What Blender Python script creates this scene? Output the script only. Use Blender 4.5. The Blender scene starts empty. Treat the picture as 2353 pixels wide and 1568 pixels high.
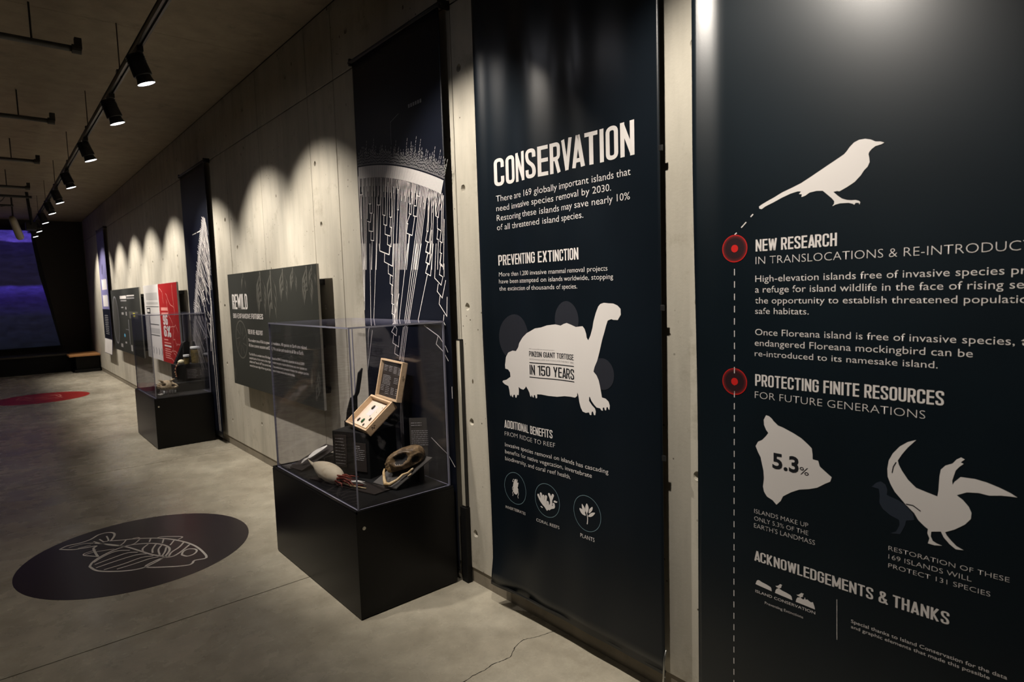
import bpy, bmesh, math, random
from mathutils import Vector, Matrix
random.seed(7)
SC = bpy.context.scene
COL = SC.collection
PI = math.pi

# ------------------------------------------------------------------ camera, world, exposure
cam_d = bpy.data.cameras.new('camera')
cam_d.sensor_width = 36.0
cam_d.lens = 1415.15 * 36.0 / 2353.0
cam_d.clip_start = 0.02
cam = bpy.data.objects.new('camera', cam_d)
COL.objects.link(cam)
_f = Vector((0.64459026, 0.7598339, -0.08459221))
_r = Vector((0.76051724, -0.64859045, -0.03072391))
_u = Vector((0.07821077, 0.0445295, 0.99594187))
cam.matrix_world = Matrix(((_r.x, _u.x, -_f.x, -1.7977), (_r.y, _u.y, -_f.y, 0.0), (_r.z, _u.z, -_f.z, 1.5), (0, 0, 0, 1)))
cam_d.dof.use_dof = True
cam_d.dof.focus_distance = 2.9
cam_d.dof.aperture_fstop = 5.0
SC.camera = cam

world = bpy.data.worlds.new('world')
world.use_nodes = True
world.node_tree.nodes['Background'].inputs[0].default_value = (1.0, 0.75, 0.5, 1)
world.node_tree.nodes['Background'].inputs[1].default_value = 0.0015
SC.world = world

LAMP_POWER = 155.0
LAMP_COLOR = (1.0, 0.915, 0.81)
SC.view_settings.view_transform = 'Standard'
SC.view_settings.look = 'None'
SC.view_settings.gamma = 1.0
SC.view_settings.use_curve_mapping = False
SC.view_settings.exposure = 0.0
SC.cycles.transparent_max_bounces = 32
SC.cycles.max_bounces = 10

# ------------------------------------------------------------------ materials
def mat(name, color=(0.5, 0.5, 0.5), rough=0.5, metal=0.0, spec=0.5, emit=None, estr=0.0):
    m = bpy.data.materials.new(name)
    m.use_nodes = True
    b = m.node_tree.nodes['Principled BSDF']
    b.inputs['Base Color'].default_value = (*color, 1)
    b.inputs['Roughness'].default_value = rough
    b.inputs['Metallic'].default_value = metal
    b.inputs['Specular IOR Level'].default_value = spec
    if emit:
        b.inputs['Emission Color'].default_value = (*emit, 1)
        b.inputs['Emission Strength'].default_value = estr
    return m

class NT:
    """small node helper around a Principled material"""
    def __init__(s, m):
        s.t = m.node_tree; s.n = s.t.nodes; s.b = s.n['Principled BSDF']
        g = s.n.new('ShaderNodeNewGeometry'); s.pos = g.outputs['Position']; s.geo = g
    def link(s, a, b): s.t.links.new(a, b)
    def noise(s, scale, detail=4, rough=0.55, stretch=(1, 1, 1), vec=None):
        mp = s.n.new('ShaderNodeMapping'); mp.inputs['Scale'].default_value = stretch
        s.link(vec or s.pos, mp.inputs['Vector'])
        n = s.n.new('ShaderNodeTexNoise'); n.inputs['Scale'].default_value = scale
        n.inputs['Detail'].default_value = detail; n.inputs['Roughness'].default_value = rough
        s.link(mp.outputs[0], n.inputs['Vector']); return n.outputs['Fac']
    def voronoi(s, scale, stretch=(1, 1, 1)):
        mp = s.n.new('ShaderNodeMapping'); mp.inputs['Scale'].default_value = stretch
        s.link(s.pos, mp.inputs['Vector'])
        n = s.n.new('ShaderNodeTexVoronoi'); n.inputs['Scale'].default_value = scale
        s.link(mp.outputs[0], n.inputs['Vector']); return n.outputs['Distance']
    def ramp(s, fac, stops):
        r = s.n.new('ShaderNodeValToRGB'); cr = r.color_ramp
        while len(cr.elements) < len(stops): cr.elements.new(0.5)
        for e, (p, c) in zip(cr.elements, stops):
            e.position = p; e.color = (c, c, c, 1) if isinstance(c, (int, float)) else (*c, 1)
        s.link(fac, r.inputs['Fac']); return r.outputs['Color']
    def mix(s, fac, a, b, mode='MIX'):
        x = s.n.new('ShaderNodeMix'); x.data_type = 'RGBA'; x.blend_type = mode
        if isinstance(fac, (int, float)): x.inputs['Factor'].default_value = fac
        else: s.link(fac, x.inputs['Factor'])
        for v, k in ((a, 6), (b, 7)):
            if isinstance(v, tuple): x.inputs[k].default_value = (*v, 1)
            else: s.link(v, x.inputs[k])
        return x.outputs[2]
    def bump(s, h, strength=0.2, dist=0.01):
        b = s.n.new('ShaderNodeBump'); b.inputs['Strength'].default_value = strength; b.inputs['Distance'].default_value = dist
        s.link(h, b.inputs['Height']); s.link(b.outputs['Normal'], s.b.inputs['Normal'])

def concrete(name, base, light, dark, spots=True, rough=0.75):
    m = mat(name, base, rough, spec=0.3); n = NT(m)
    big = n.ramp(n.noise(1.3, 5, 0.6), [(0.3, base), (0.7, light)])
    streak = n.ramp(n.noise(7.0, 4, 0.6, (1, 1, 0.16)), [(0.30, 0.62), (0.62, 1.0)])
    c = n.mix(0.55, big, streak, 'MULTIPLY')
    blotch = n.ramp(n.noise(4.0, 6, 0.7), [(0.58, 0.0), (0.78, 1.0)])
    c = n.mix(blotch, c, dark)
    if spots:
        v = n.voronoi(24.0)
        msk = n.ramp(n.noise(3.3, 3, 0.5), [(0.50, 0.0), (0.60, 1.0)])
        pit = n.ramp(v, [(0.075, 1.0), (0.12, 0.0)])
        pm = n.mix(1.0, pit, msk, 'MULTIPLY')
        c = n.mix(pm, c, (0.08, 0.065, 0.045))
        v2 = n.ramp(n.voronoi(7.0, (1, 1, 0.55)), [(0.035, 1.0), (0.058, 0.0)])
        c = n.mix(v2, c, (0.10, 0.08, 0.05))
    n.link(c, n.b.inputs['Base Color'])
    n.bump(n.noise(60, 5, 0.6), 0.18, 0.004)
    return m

M = {}
M['wall'] = concrete('formed_concrete', (0.45, 0.415, 0.34), (0.55, 0.515, 0.435), (0.29, 0.26, 0.20))
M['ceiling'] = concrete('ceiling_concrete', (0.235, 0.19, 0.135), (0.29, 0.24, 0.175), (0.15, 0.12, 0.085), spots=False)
M['joint'] = mat('dark_joint_grout', (0.07, 0.06, 0.045), 0.9)  # dark backing seen through the gaps between panels and slabs
M['kicker'] = concrete('kicker_concrete', (0.22, 0.19, 0.145), (0.27, 0.235, 0.18), (0.15, 0.13, 0.095), spots=False)
M['hole'] = mat('tie_hole_plug', (0.12, 0.10, 0.07), 0.9)

def floor_mat():
    m = mat('polished_concrete', (0.3, 0.27, 0.22), 0.3, spec=0.5); n = NT(m)
    big = n.ramp(n.noise(1.6, 7, 0.65), [(0.22, (0.28, 0.245, 0.185)), (0.50, (0.44, 0.40, 0.315)), (0.72, (0.56, 0.52, 0.42))])
    cloud = n.ramp(n.noise(9, 6, 0.7), [(0.35, 0.78), (0.65, 1.06)])
    c = n.mix(0.7, big, cloud, 'MULTIPLY')
    fine = n.ramp(n.noise(90, 3, 0.6), [(0.3, 0.9), (0.7, 1.05)])
    c = n.mix(0.6, c, fine, 'MULTIPLY')
    n.link(c, n.b.inputs['Base Color'])
    r = n.ramp(n.noise(5, 5, 0.6), [(0.3, 0.20), (0.7, 0.34)])
    n.link(r, n.b.inputs['Roughness'])
    n.bump(n.noise(3.0, 4, 0.5), 0.05, 0.01)
    return m
M['floor'] = floor_mat()

def vinyl(name, color, rough=0.36, spec=0.5, weave=0.06):
    m = mat(name, color, rough, spec=spec); n = NT(m)
    c = n.ramp(n.noise(2.2, 3, 0.5), [(0.3, tuple(v * 0.85 for v in color)), (0.7, tuple(v * 1.15 for v in color))])
    n.link(c, n.b.inputs['Base Color'])
    n.bump(n.noise(350, 2, 0.5, (1, 1, 1)), weave, 0.001)
    return m
M['navy'] = vinyl('navy_banner_vinyl', (0.0050, 0.0082, 0.0122), 0.29, 0.32)
M['navy2'] = vinyl('deep_blue_banner_vinyl', (0.0036, 0.0050, 0.0105), 0.45, 0.22)
M['navy4'] = vinyl('semi_gloss_navy_vinyl', (0.0040, 0.0085, 0.0125), 0.335, 0.55)
M['violet'] = vinyl('violet_banner_vinyl', (0.16, 0.15, 0.30), 0.5, 0.3)
M['print_white'] = mat('white_print', (0.68, 0.645, 0.62), 0.5, spec=0.3)
M['print_dim'] = mat('grey_print', (0.20, 0.20, 0.21), 0.5, spec=0.3)
M['print_black'] = mat('black_print', (0.012, 0.013, 0.016), 0.5, spec=0.3)
M['print_grey'] = mat('mid_grey_print', (0.30, 0.29, 0.29), 0.5)
M['disc_grey'] = mat('slate_print', (0.019, 0.021, 0.029), 0.45)
M['faint'] = mat('faint_navy_print', (0.022, 0.030, 0.045), 0.45)
M['teal'] = mat('teal_ring_print', (0.12, 0.19, 0.22), 0.5)
M['red_print'] = mat('red_print', (0.55, 0.012, 0.010), 0.5)
M['red_dim'] = mat('dark_red_print', (0.020, 0.0055, 0.008), 0.5)
M['black_rod'] = mat('black_painted_rod', (0.012, 0.012, 0.012), 0.45)
M['wire'] = mat('steel_wire', (0.5, 0.5, 0.48), 0.3, 1.0)
M['board'] = mat('dark_olive_board', (0.030, 0.031, 0.026), 0.55, spec=0.25)
M['board_edge'] = mat('aluminium_board_edge', (0.42, 0.41, 0.38), 0.4, 0.2)
M['leaf_print'] = mat('grey_green_leaf_print', (0.085, 0.083, 0.070), 0.55)
M['red_board'] = mat('red_board', (0.36, 0.014, 0.013), 0.5, spec=0.3)
M['white_board'] = mat('white_board', (0.62, 0.60, 0.58), 0.5, spec=0.3)
M['pink_line'] = mat('pink_line_print', (0.75, 0.30, 0.26), 0.5)
M['blue_dot'] = mat('blue_print', (0.10, 0.35, 0.55), 0.5)
M['yellow'] = mat('yellow_print', (0.65, 0.60, 0.08), 0.5)
M['case_black'] = mat('black_lacquered_board', (0.005, 0.005, 0.0055), 0.30, spec=0.22)
M['matt_black'] = mat('matt_black_board', (0.007, 0.007, 0.007), 0.6, spec=0.2)
M['label_dark'] = mat('dark_brown_label', (0.030, 0.024, 0.021), 0.6, spec=0.25)
M['plate'] = mat('dark_grey_plate', (0.045, 0.040, 0.034), 0.6)
M['chrome'] = mat('chrome', (0.55, 0.53, 0.48), 0.25, 1.0)
M['track'] = mat('black_track_metal', (0.020, 0.019, 0.017), 0.38, spec=0.6)
M['track_slot'] = mat('track_inner_slot', (0.10, 0.095, 0.09), 0.35, 0.6)
M['lamp_body'] = mat('black_lamp_body', (0.010, 0.010, 0.010), 0.5)
M['lamp_lens'] = mat('lit_lamp_lens', (1, 1, 1), 0.5, emit=(0.93, 0.92, 1.0), estr=14.0)
M['pipe'] = mat('dark_pipe', (0.028, 0.026, 0.022), 0.6)
M['projector'] = mat('beige_projector_case', (0.30, 0.27, 0.18), 0.5)
M['bone'] = None
M['cover_strip'] = mat('pale_cover_strip', (0.45, 0.42, 0.34), 0.7)
M['bench_wood'] = None

def wood(name, a, b, stretch=(3, 40, 40)):
    m = mat(name, a, 0.5, spec=0.3); n = NT(m)
    c = n.ramp(n.noise(1.2, 5, 0.6, stretch), [(0.3, a), (0.7, b)])
    n.link(c, n.b.inputs['Base Color']); return m
M['pale_wood'] = wood('pale_poplar_wood', (0.60, 0.42, 0.25), (0.70, 0.52, 0.33), (14, 70, 70))
M['bench_wood'] = wood('orange_oiled_wood', (0.42, 0.20, 0.075), (0.55, 0.28, 0.11), (3, 40, 40))
M['liner'] = mat('cream_foam_liner', (0.74, 0.62, 0.50), 0.8)

def organic(name, a, b, dark, sc=30, rough=0.5):
    m = mat(name, a, rough, spec=0.4); n = NT(m)
    c = n.ramp(n.noise(sc, 5, 0.65), [(0.25, dark), (0.45, a), (0.70, b)])
    n.link(c, n.b.inputs['Base Color']); n.bump(n.noise(sc * 3, 4, 0.6), 0.35, 0.003); return m
M['bone'] = organic('cream_bone', (0.56, 0.43, 0.26), (0.70, 0.60, 0.42), (0.22, 0.13, 0.06), 26)
M['brown_bone'] = organic('brown_mottled_bone', (0.085, 0.055, 0.028), (0.24, 0.165, 0.085), (0.018, 0.012, 0.007), 30, 0.4)
M['beak'] = organic('tan_horn', (0.50, 0.36, 0.18), (0.60, 0.48, 0.28), (0.30, 0.16, 0.06), 22)
M['socket'] = mat('dark_socket', (0.006, 0.005, 0.004), 0.8)
M['cream'] = organic('cream_plumage', (0.78, 0.68, 0.50), (0.84, 0.77, 0.60), (0.62, 0.48, 0.30), 20, 0.8)
M['dark_red'] = organic('dark_red_tissue', (0.16, 0.022, 0.012), (0.28, 0.06, 0.03), (0.05, 0.01, 0.006), 40)
M['white_feather'] = mat('white_feather', (0.80, 0.78, 0.72), 0.7)
M['beetle'] = mat('dark_beetle_shell', (0.03, 0.02, 0.012), 0.3)
M['green_beetle'] = mat('green_beetle_shell', (0.02, 0.10, 0.04), 0.25, 0.4)
M['jar_fluid'] = organic('amber_jar_fluid', (0.10, 0.075, 0.025), (0.24, 0.18, 0.07), (0.035, 0.025, 0.010), 22, 0.12)
M['jar_lid'] = mat('white_jar_lid', (0.70, 0.72, 0.72), 0.4)
M['egg'] = mat('ivory_egg', (0.80, 0.74, 0.50), 0.5)
M['red_bead'] = mat('red_bead', (0.30, 0.05, 0.025), 0.35)
M['wood_ink'] = mat('burnt_ink', (0.05, 0.03, 0.015), 0.7)
M['decal_dark'] = mat('dark_floor_vinyl', (0.020, 0.013, 0.017), 0.28, spec=0.4)
M['decal_red'] = mat('red_floor_vinyl', (0.34, 0.018, 0.014), 0.35, spec=0.4)
M['decal_line'] = mat('pale_floor_vinyl', (0.80, 0.76, 0.71), 0.5)
M['decal_pink'] = mat('pink_floor_vinyl', (0.62, 0.20, 0.17), 0.4)
M['crack'] = mat('floor_crack', (0.025, 0.02, 0.014), 0.9)

def glass(name, tint=(0.90, 0.91, 0.95)):
    m = bpy.data.materials.new(name); m.use_nodes = True
    t = m.node_tree; t.nodes.clear(); N = t.nodes.new; Lk = t.links.new
    out = N('ShaderNodeOutputMaterial'); mx = N('ShaderNodeMixShader')
    tr = N('ShaderNodeBsdfTransparent'); tr.inputs[0].default_value = (*tint, 1)
    gl = N('ShaderNodeBsdfGlossy'); gl.inputs['Roughness'].default_value = 0.02; gl.inputs[0].default_value = (0.95, 0.95, 1, 1)
    g = N('ShaderNodeNewGeometry'); d = N('ShaderNodeVectorMath'); d.operation = 'DOT_PRODUCT'
    Lk(g.outputs['Normal'], d.inputs[0]); Lk(g.outputs['Incoming'], d.inputs[1])
    def mth(op, a, b=None):
        k = N('ShaderNodeMath'); k.operation = op
        for i, v in enumerate((a, b)):
            if v is None: continue
            if isinstance(v, (int, float)): k.inputs[i].default_value = v
            else: Lk(v, k.inputs[i])
        return k.outputs[0]
    f = mth('ADD', mth('MULTIPLY', mth('POWER', mth('SUBTRACT', 1.0, mth('ABSOLUTE', d.outputs['Value'])), 5.0), 0.90), 0.026)
    Lk(f, mx.inputs[0]); Lk(tr.outputs[0], mx.inputs[1]); Lk(gl.outputs[0], mx.inputs[2]); Lk(mx.outputs[0], out.inputs[0])
    return m
M['acrylic'] = glass('clear_acrylic', (0.955, 0.955, 0.97))
M['acrylic_edge'] = mat('polished_acrylic_edge', (0.30, 0.30, 0.38), 0.12, spec=0.8)
M['jar_glass'] = glass('jar_glass', (0.97, 0.97, 0.95))

def screen_mat():
    """projected dusk sky and water: emission that varies with height"""
    m = mat('projected_image', (0.02, 0.02, 0.03), 0.8); n = NT(m)
    sx = n.n.new('ShaderNodeSeparateXYZ'); n.link(n.pos, sx.inputs[0])
    wob = n.noise(1.6, 4, 0.6, (1, 1, 2.5))
    ad = n.n.new('ShaderNodeMath'); ad.operation = 'MULTIPLY_ADD'; n.link(wob, ad.inputs[0]); ad.inputs[1].default_value = 0.14; n.link(sx.outputs['Z'], ad.inputs[2])
    mr = n.n.new('ShaderNodeMapRange'); mr.inputs[1].default_value = 0.5; mr.inputs[2].default_value = 3.1; n.link(ad.outputs[0], mr.inputs[0])
    k = 1.0
    c = n.ramp(mr.outputs[0], [(0.0, (0.004, 0.006, 0.011)), (0.30, (0.009, 0.010, 0.028)), (0.46, (0.017, 0.009, 0.10)),
                               (0.555, (0.050, 0.030, 0.32)), (0.575, (0.012, 0.010, 0.030)), (0.80, (0.011, 0.009, 0.04)), (0.925, (0.014, 0.009, 0.075)), (0.935, (0.105, 0.065, 0.50)), (1.0, (0.070, 0.045, 0.40))])
    cl = n.ramp(n.noise(5.0, 6, 0.7, (1, 1, 3.0)), [(0.35, 0.55), (0.70, 1.35)])
    c = n.mix(1.0, c, cl, 'MULTIPLY')
    n.link(c, n.b.inputs['Emission Color']); n.b.inputs['Emission Strength'].default_value = 0.70
    return m
M['screen'] = screen_mat()

# ------------------------------------------------------------------ object helpers
def mk(name, bm, mats, parent=None, smooth=False):
    me = bpy.data.meshes.new(name)
    bm.normal_update(); bm.to_mesh(me); bm.free()
    if not isinstance(mats, (list, tuple)): mats = [mats]
    for x in mats: me.materials.append(x)
    if smooth:
        for p in me.polygons: p.use_smooth = True
    o = bpy.data.objects.new(name, me); COL.objects.link(o)
    if parent: o.parent = parent; o.matrix_parent_inverse = Matrix.Translation(-parent.location)
    return o
def tag(o, label=None, cat=None, group=None, kind=None):
    if label: o['label'] = label
    if cat: o['category'] = cat
    if group: o['group'] = group
    if kind: o['kind'] = kind
    return o
def thing(name, loc, label, cat, group=None):
    o = bpy.data.objects.new(name, None); COL.objects.link(o); o.location = loc
    o.empty_display_size = 0.05
    return tag(o, label, cat, group)
def struct(name, loc=(0, 0, 0)):
    o = bpy.data.objects.new(name, None); COL.objects.link(o); o.location = loc; o['kind'] = 'structure'; return o
def box(bm, lo, hi, bev=0.0, mi=0):
    a, b = Vector(lo), Vector(hi)
    r = bmesh.ops.create_cube(bm, size=1.0)
    vs = r['verts']
    for v in vs: v.co = Vector(((a.x + b.x) / 2 + v.co.x * (b.x - a.x), (a.y + b.y) / 2 + v.co.y * (b.y - a.y), (a.z + b.z) / 2 + v.co.z * (b.z - a.z)))
    fs = list({f for v in vs for f in v.link_faces})
    for f in fs: f.material_index = mi
    if bev > 0:
        es = list({e for v in vs for e in v.link_edges})
        bmesh.ops.bevel(bm, geom=es, offset=bev, segments=2, affect='EDGES', profile=0.6)
    return vs
def obox(bm, o, u, v, w, bev=0.0, mi=0):
    """box from a corner and three edge vectors"""
    o, u, v, w = map(Vector, (o, u, v, w))
    vs = [bm.verts.new(o + u * a + v * b + w * c) for a in (0, 1) for b in (0, 1) for c in (0, 1)]
    fs = [bm.faces.new([vs[i] for i in q]) for q in ((0, 1, 3, 2), (4, 6, 7, 5), (0, 4, 5, 1), (2, 3, 7, 6), (0, 2, 6, 4), (1, 5, 7, 3))]
    for f in fs: f.material_index = mi
    bmesh.ops.recalc_face_normals(bm, faces=fs)
    if bev > 0: bmesh.ops.bevel(bm, geom=list({e for f in fs for e in f.edges}), offset=bev, segments=2, affect='EDGES')
def tube(bm, pts, r, n=10, caps=True, mi=0):
    pts = [Vector(p) for p in pts]; rs = r if isinstance(r, (list, tuple)) else [r] * len(pts)
    rings = []; ref = None
    for i, p in enumerate(pts):
        d = (pts[min(i + 1, len(pts) - 1)] - pts[max(i - 1, 0)]).normalized()
        if ref is None: ref = Vector((0, 0, 1)) if abs(d.z) < 0.9 else Vector((1, 0, 0))
        a = d.cross(ref).normalized(); b = d.cross(a).normalized(); ref = b.cross(d) if False else ref
        rings.append([bm.verts.new(p + (a * math.cos(t) + b * math.sin(t)) * rs[i]) for t in [k * 2 * PI / n for k in range(n)]])
    for i in range(len(rings) - 1):
        for k in range(n):
            f = bm.faces.new((rings[i][k], rings[i][(k + 1) % n], rings[i + 1][(k + 1) % n], rings[i + 1][k])); f.material_index = mi
    if caps:
        for rg in (rings[0], rings[-1]):
            f = bm.faces.new(rg); f.material_index = mi
    bmesh.ops.recalc_face_normals(bm, faces=bm.faces[:])
def ribbon2(pts, w, closed=False):
    """flat mitred ribbon polygons (quads) around a 2D polyline"""
    P = [Vector(p) for p in pts]
    if closed and (P[0] - P[-1]).length < 1e-6: P.pop()
    n = len(P); L = []; R = []
    for i in range(n):
        if closed: a, b = P[i - 1], P[(i + 1) % n]
        else: a, b = P[max(i - 1, 0)], P[min(i + 1, n - 1)]
        d1 = (P[i] - a); d2 = (b - P[i])
        if d1.length < 1e-9: d1 = d2
        if d2.length < 1e-9: d2 = d1
        d1 = d1.normalized(); d2 = d2.normalized()
        n1 = Vector((-d1.y, d1.x)); n2 = Vector((-d2.y, d2.x)); m = (n1 + n2)
        if m.length < 1e-3: m = n1
        m.normalize(); k = 1.0 / max(0.45, m.dot(n1))
        L.append(P[i] + m * (w / 2 * k)); R.append(P[i] - m * (w / 2 * k))
    q = []
    for i in range(n if closed else n - 1):
        j = (i + 1) % n
        q.append([L[i], L[j], R[j], R[i]])
    return q
def catmull(pts, sub=4):
    P = [Vector(p) for p in pts]; out = []
    for i in range(len(P) - 1):
        p0, p1, p2, p3 = P[max(i - 1, 0)], P[i], P[i + 1], P[min(i + 2, len(P) - 1)]
        for k in range(sub):
            t = k / sub
            out.append(0.5 * ((2 * p1) + (p2 - p0) * t + (2 * p0 - 5 * p1 + 4 * p2 - p3) * t * t + (3 * p1 - p0 - 3 * p2 + p3) * t ** 3))
    out.append(P[-1]); return out
def ellipse(cx, cy, rx, ry, n=40): return [(cx + rx * math.cos(k * 2 * PI / n), cy + ry * math.sin(k * 2 * PI / n)) for k in range(n)]

# flat print on a hanging or flat face: bm in (y, z) plane, then mapped by fn(y, z) -> x
def polys_bm(polys):
    bm = bmesh.new()
    for q in polys:
        vs = [bm.verts.new((0, p[0], p[1])) for p in q]
        try: bm.faces.new(vs)
        except ValueError: pass
    return bm
def fill_bm(poly):
    bm = bmesh.new()
    vs = [bm.verts.new((0, p[0], p[1])) for p in poly]
    es = [bm.edges.new((vs[i], vs[(i + 1) % len(vs)])) for i in range(len(vs))]
    bmesh.ops.triangle_fill(bm, edges=es, use_beauty=True, use_dissolve=False)
    return bm
def put(name, bm, material, parent, fn, cut=0.02, off=0.0012):
    if cut:
        ys = [v.co.y for v in bm.verts]
        if ys:
            k = math.ceil(min(ys) / cut)
            while k * cut < max(ys):
                bmesh.ops.bisect_plane(bm, geom=bm.verts[:] + bm.edges[:] + bm.faces[:], plane_co=(0, k * cut, 0), plane_no=(0, 1, 0), dist=1e-6)
                k += 1
    for v in bm.verts: v.co.x = fn(v.co.y, v.co.z) - off
    for f in bm.faces:
        f.normal_update()
        if f.normal.x > 0: f.normal_flip()
    return mk(name, bm, material, parent)

# ---- condensed poster capitals drawn as strokes (cap height 1)
def fil(pts, r, closed=False, n=5):
    P = [Vector(p) for p in pts]; out = []; N = len(P)
    for i in range(N):
        if not closed and i in (0, N - 1): out.append(P[i]); continue
        a, b = P[i - 1], P[(i + 1) % N]
        d1 = (a - P[i]); d2 = (b - P[i]); rr = min(r, d1.length * 0.5, d2.length * 0.5)
        s = P[i] + d1.normalized() * rr; e = P[i] + d2.normalized() * rr
        for k in range(n + 1):
            t = k / n; out.append(s * (1 - t) ** 2 + P[i] * 2 * t * (1 - t) + e * t * t)
    return out
def glyph(ch, t):
    w = 0.40; h = t / 2; L, R, B, T = h, w - h, h, 1 - h; r = (w - t) * 0.62; C = (L + R) / 2
    S = []
    def s(p, rr=0, closed=False): S.append((fil(p, rr, closed) if rr else [Vector(q) for q in p], closed))
    if ch == 'A': s([(h * .9, 0), (0.21, 1)]); s([(0.21, 1), (0.42 - h * .9, 0)]); s([(0.1, 0.22), (0.32, 0.22)]); w = 0.42
    elif ch == 'B': s([(L, 0), (L, 1)]); s([(L, T), (R - .02, T), (R - .02, .53), (L, .53)], r); s([(L, .53), (R, .53), (R, B), (L, B)], r)
    elif ch == 'C': s([(R, .66), (R, T), (L, T), (L, B), (R, B), (R, .34)], r)
    elif ch == 'D': s([(L, 0), (L, 1)]); s([(L, T), (R, T), (R, B), (L, B)], r)
    elif ch == 'E': w = .36; s([(L, 0), (L, 1)]); [s([(L, y), (w, y)]) for y in (B, .52, T)]
    elif ch == 'F': w = .34; s([(L, 0), (L, 1)]); [s([(L, y), (w, y)]) for y in (.52, T)]
    elif ch == 'G': s([(R, .68), (R, T), (L, T), (L, B), (R, B), (R, .49)], r); s([(C, .49), (w, .49)])
    elif ch == 'H': s([(L, 0), (L, 1)]); s([(R, 0), (R, 1)]); s([(L, .52), (R, .52)])
    elif ch == 'I': w = t; s([(h, 0), (h, 1)])
    elif ch == 'K': s([(L, 0), (L, 1)]); s([(L, .36), (R, 1)]); s([(L + .06, .52), (R + .01, 0)]); w = .42
    elif ch == 'L': w = .34; s([(L, 0), (L, 1)]); s([(L, B), (w, B)])
    elif ch == 'M': w = .52; s([(L, 0), (L, 1)]); s([(w - h, 0), (w - h, 1)]); s([(L, .96), (w / 2, .12)]); s([(w / 2, .12), (w - h, .96)])
    elif ch == 'N': w = .42; s([(L, 0), (L, 1)]); s([(w - h, 0), (w - h, 1)]); s([(L, .93), (w - h, .07)])
    elif ch in 'O0': s([(L, B), (L, T), (R, T), (R, B)], r, True)
    elif ch == 'P': s([(L, 0), (L, 1)]); s([(L, T), (R, T), (R, .42), (L, .42)], r)
    elif ch == 'R': s([(L, 0), (L, 1)]); s([(L, T), (R, T), (R, .47), (L, .47)], r); s([(C + .02, .47), (R + .01, 0)])
    elif ch in 'S5':
        if ch == 'S': s([(R, .70), (R, T), (L, T), (L, .60), (R, .40), (R, B), (L, B), (L, .30)], r)
        else: s([(w, T), (L, T), (L, .48)], 0); s([(L, .55), (R, .60), (R, B), (L, B), (L, .28)], r)
    elif ch == 'T': s([(0, T), (w, T)]); s([(w / 2, 0), (w / 2, 1)])
    elif ch == 'U': s([(L, 1), (L, B), (R, B), (R, 1)], r)
    elif ch == 'V': w = .42; s([(h * .9, 1), (.21, 0)]); s([(.21, 0), (.42 - h * .9, 1)])
    elif ch == 'W': w = .58; s([(h * .9, 1), (.16, 0)]); s([(.16, 0), (.29, .95)]); s([(.29, .95), (.42, 0)]); s([(.42, 0), (.58 - h * .9, 1)])
    elif ch == 'X': w = .42; s([(h, 0), (.42 - h, 1)]); s([(h, 1), (.42 - h, 0)])
    elif ch == 'Y': w = .42; s([(h * .9, 1), (.21, .42)]); s([(.42 - h * .9, 1), (.21, .42)]); s([(.21, .46), (.21, 0)])
    elif ch == 'Z': w = .38; s([(0, T), (w, T)]); s([(w - h, T), (h, B)]); s([(0, B), (w, B)])
    elif ch == '1': w = .26; s([(.26 - h, 0), (.26 - h, 1)]); s([(0, T - .06), (.2, T - .02)])
    elif ch == '3': s([(L, .72), (L, T), (R, T), (R, .53), (C, .53)], r); s([(C, .53), (R, .53), (R, B), (L, B), (L, .28)], r)
    elif ch == '9': s([(R, .5), (L, .42), (L, T), (R, T), (R, B), (L, B), (L, .26)], r)
    elif ch == '6': s([(R, .74), (R, T), (L, T), (L, B), (R, B), (R, .56), (L, .52)], r)
    elif ch == '%': w = .5; s([(h, 0), (.5 - h, 1)]); s([(L, .65), (L, T), (.16, T), (.16, .65)], .05, True); s([(.34, B), (.34, .35), (.46, .35), (.46, B)], .05, True)
    elif ch == '&': w = .46; s([(.46, 0), (.12, .70), (.12, T), (.32, T), (.32, .68), (L, .40), (L, B), (.30, B), (.40, .42)], .09)
    elif ch == '-': w = .25; s([(0, .45), (.25, .45)])
    elif ch == '.': w = t; s([(h, 0), (h, t)])
    else: w = .16
    return S, w
def caps_polys(text, y0, y1, z, H, t=0.15, gap=0.065):
    pos = 0; items = []
    prev = ''
    for ch in text:
        if prev and (prev + ch) in ('VA', 'AT', 'AV', 'TA', 'LT', 'YA', 'AC', 'AR'): pos -= 0.06
        prev = ch
        S, w = glyph(ch, t); items.append((pos, S)); pos += w + gap
    tot = pos - gap; k = (y1 - y0) / tot; q = []
    for p, S in items:
        for pl, closed in S:
            for quad in ribbon2(pl, t, closed):
                q.append([(y0 + (p + a.x) * k, z + a.y * H) for a in quad])
    return q
_fw = {}
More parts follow.
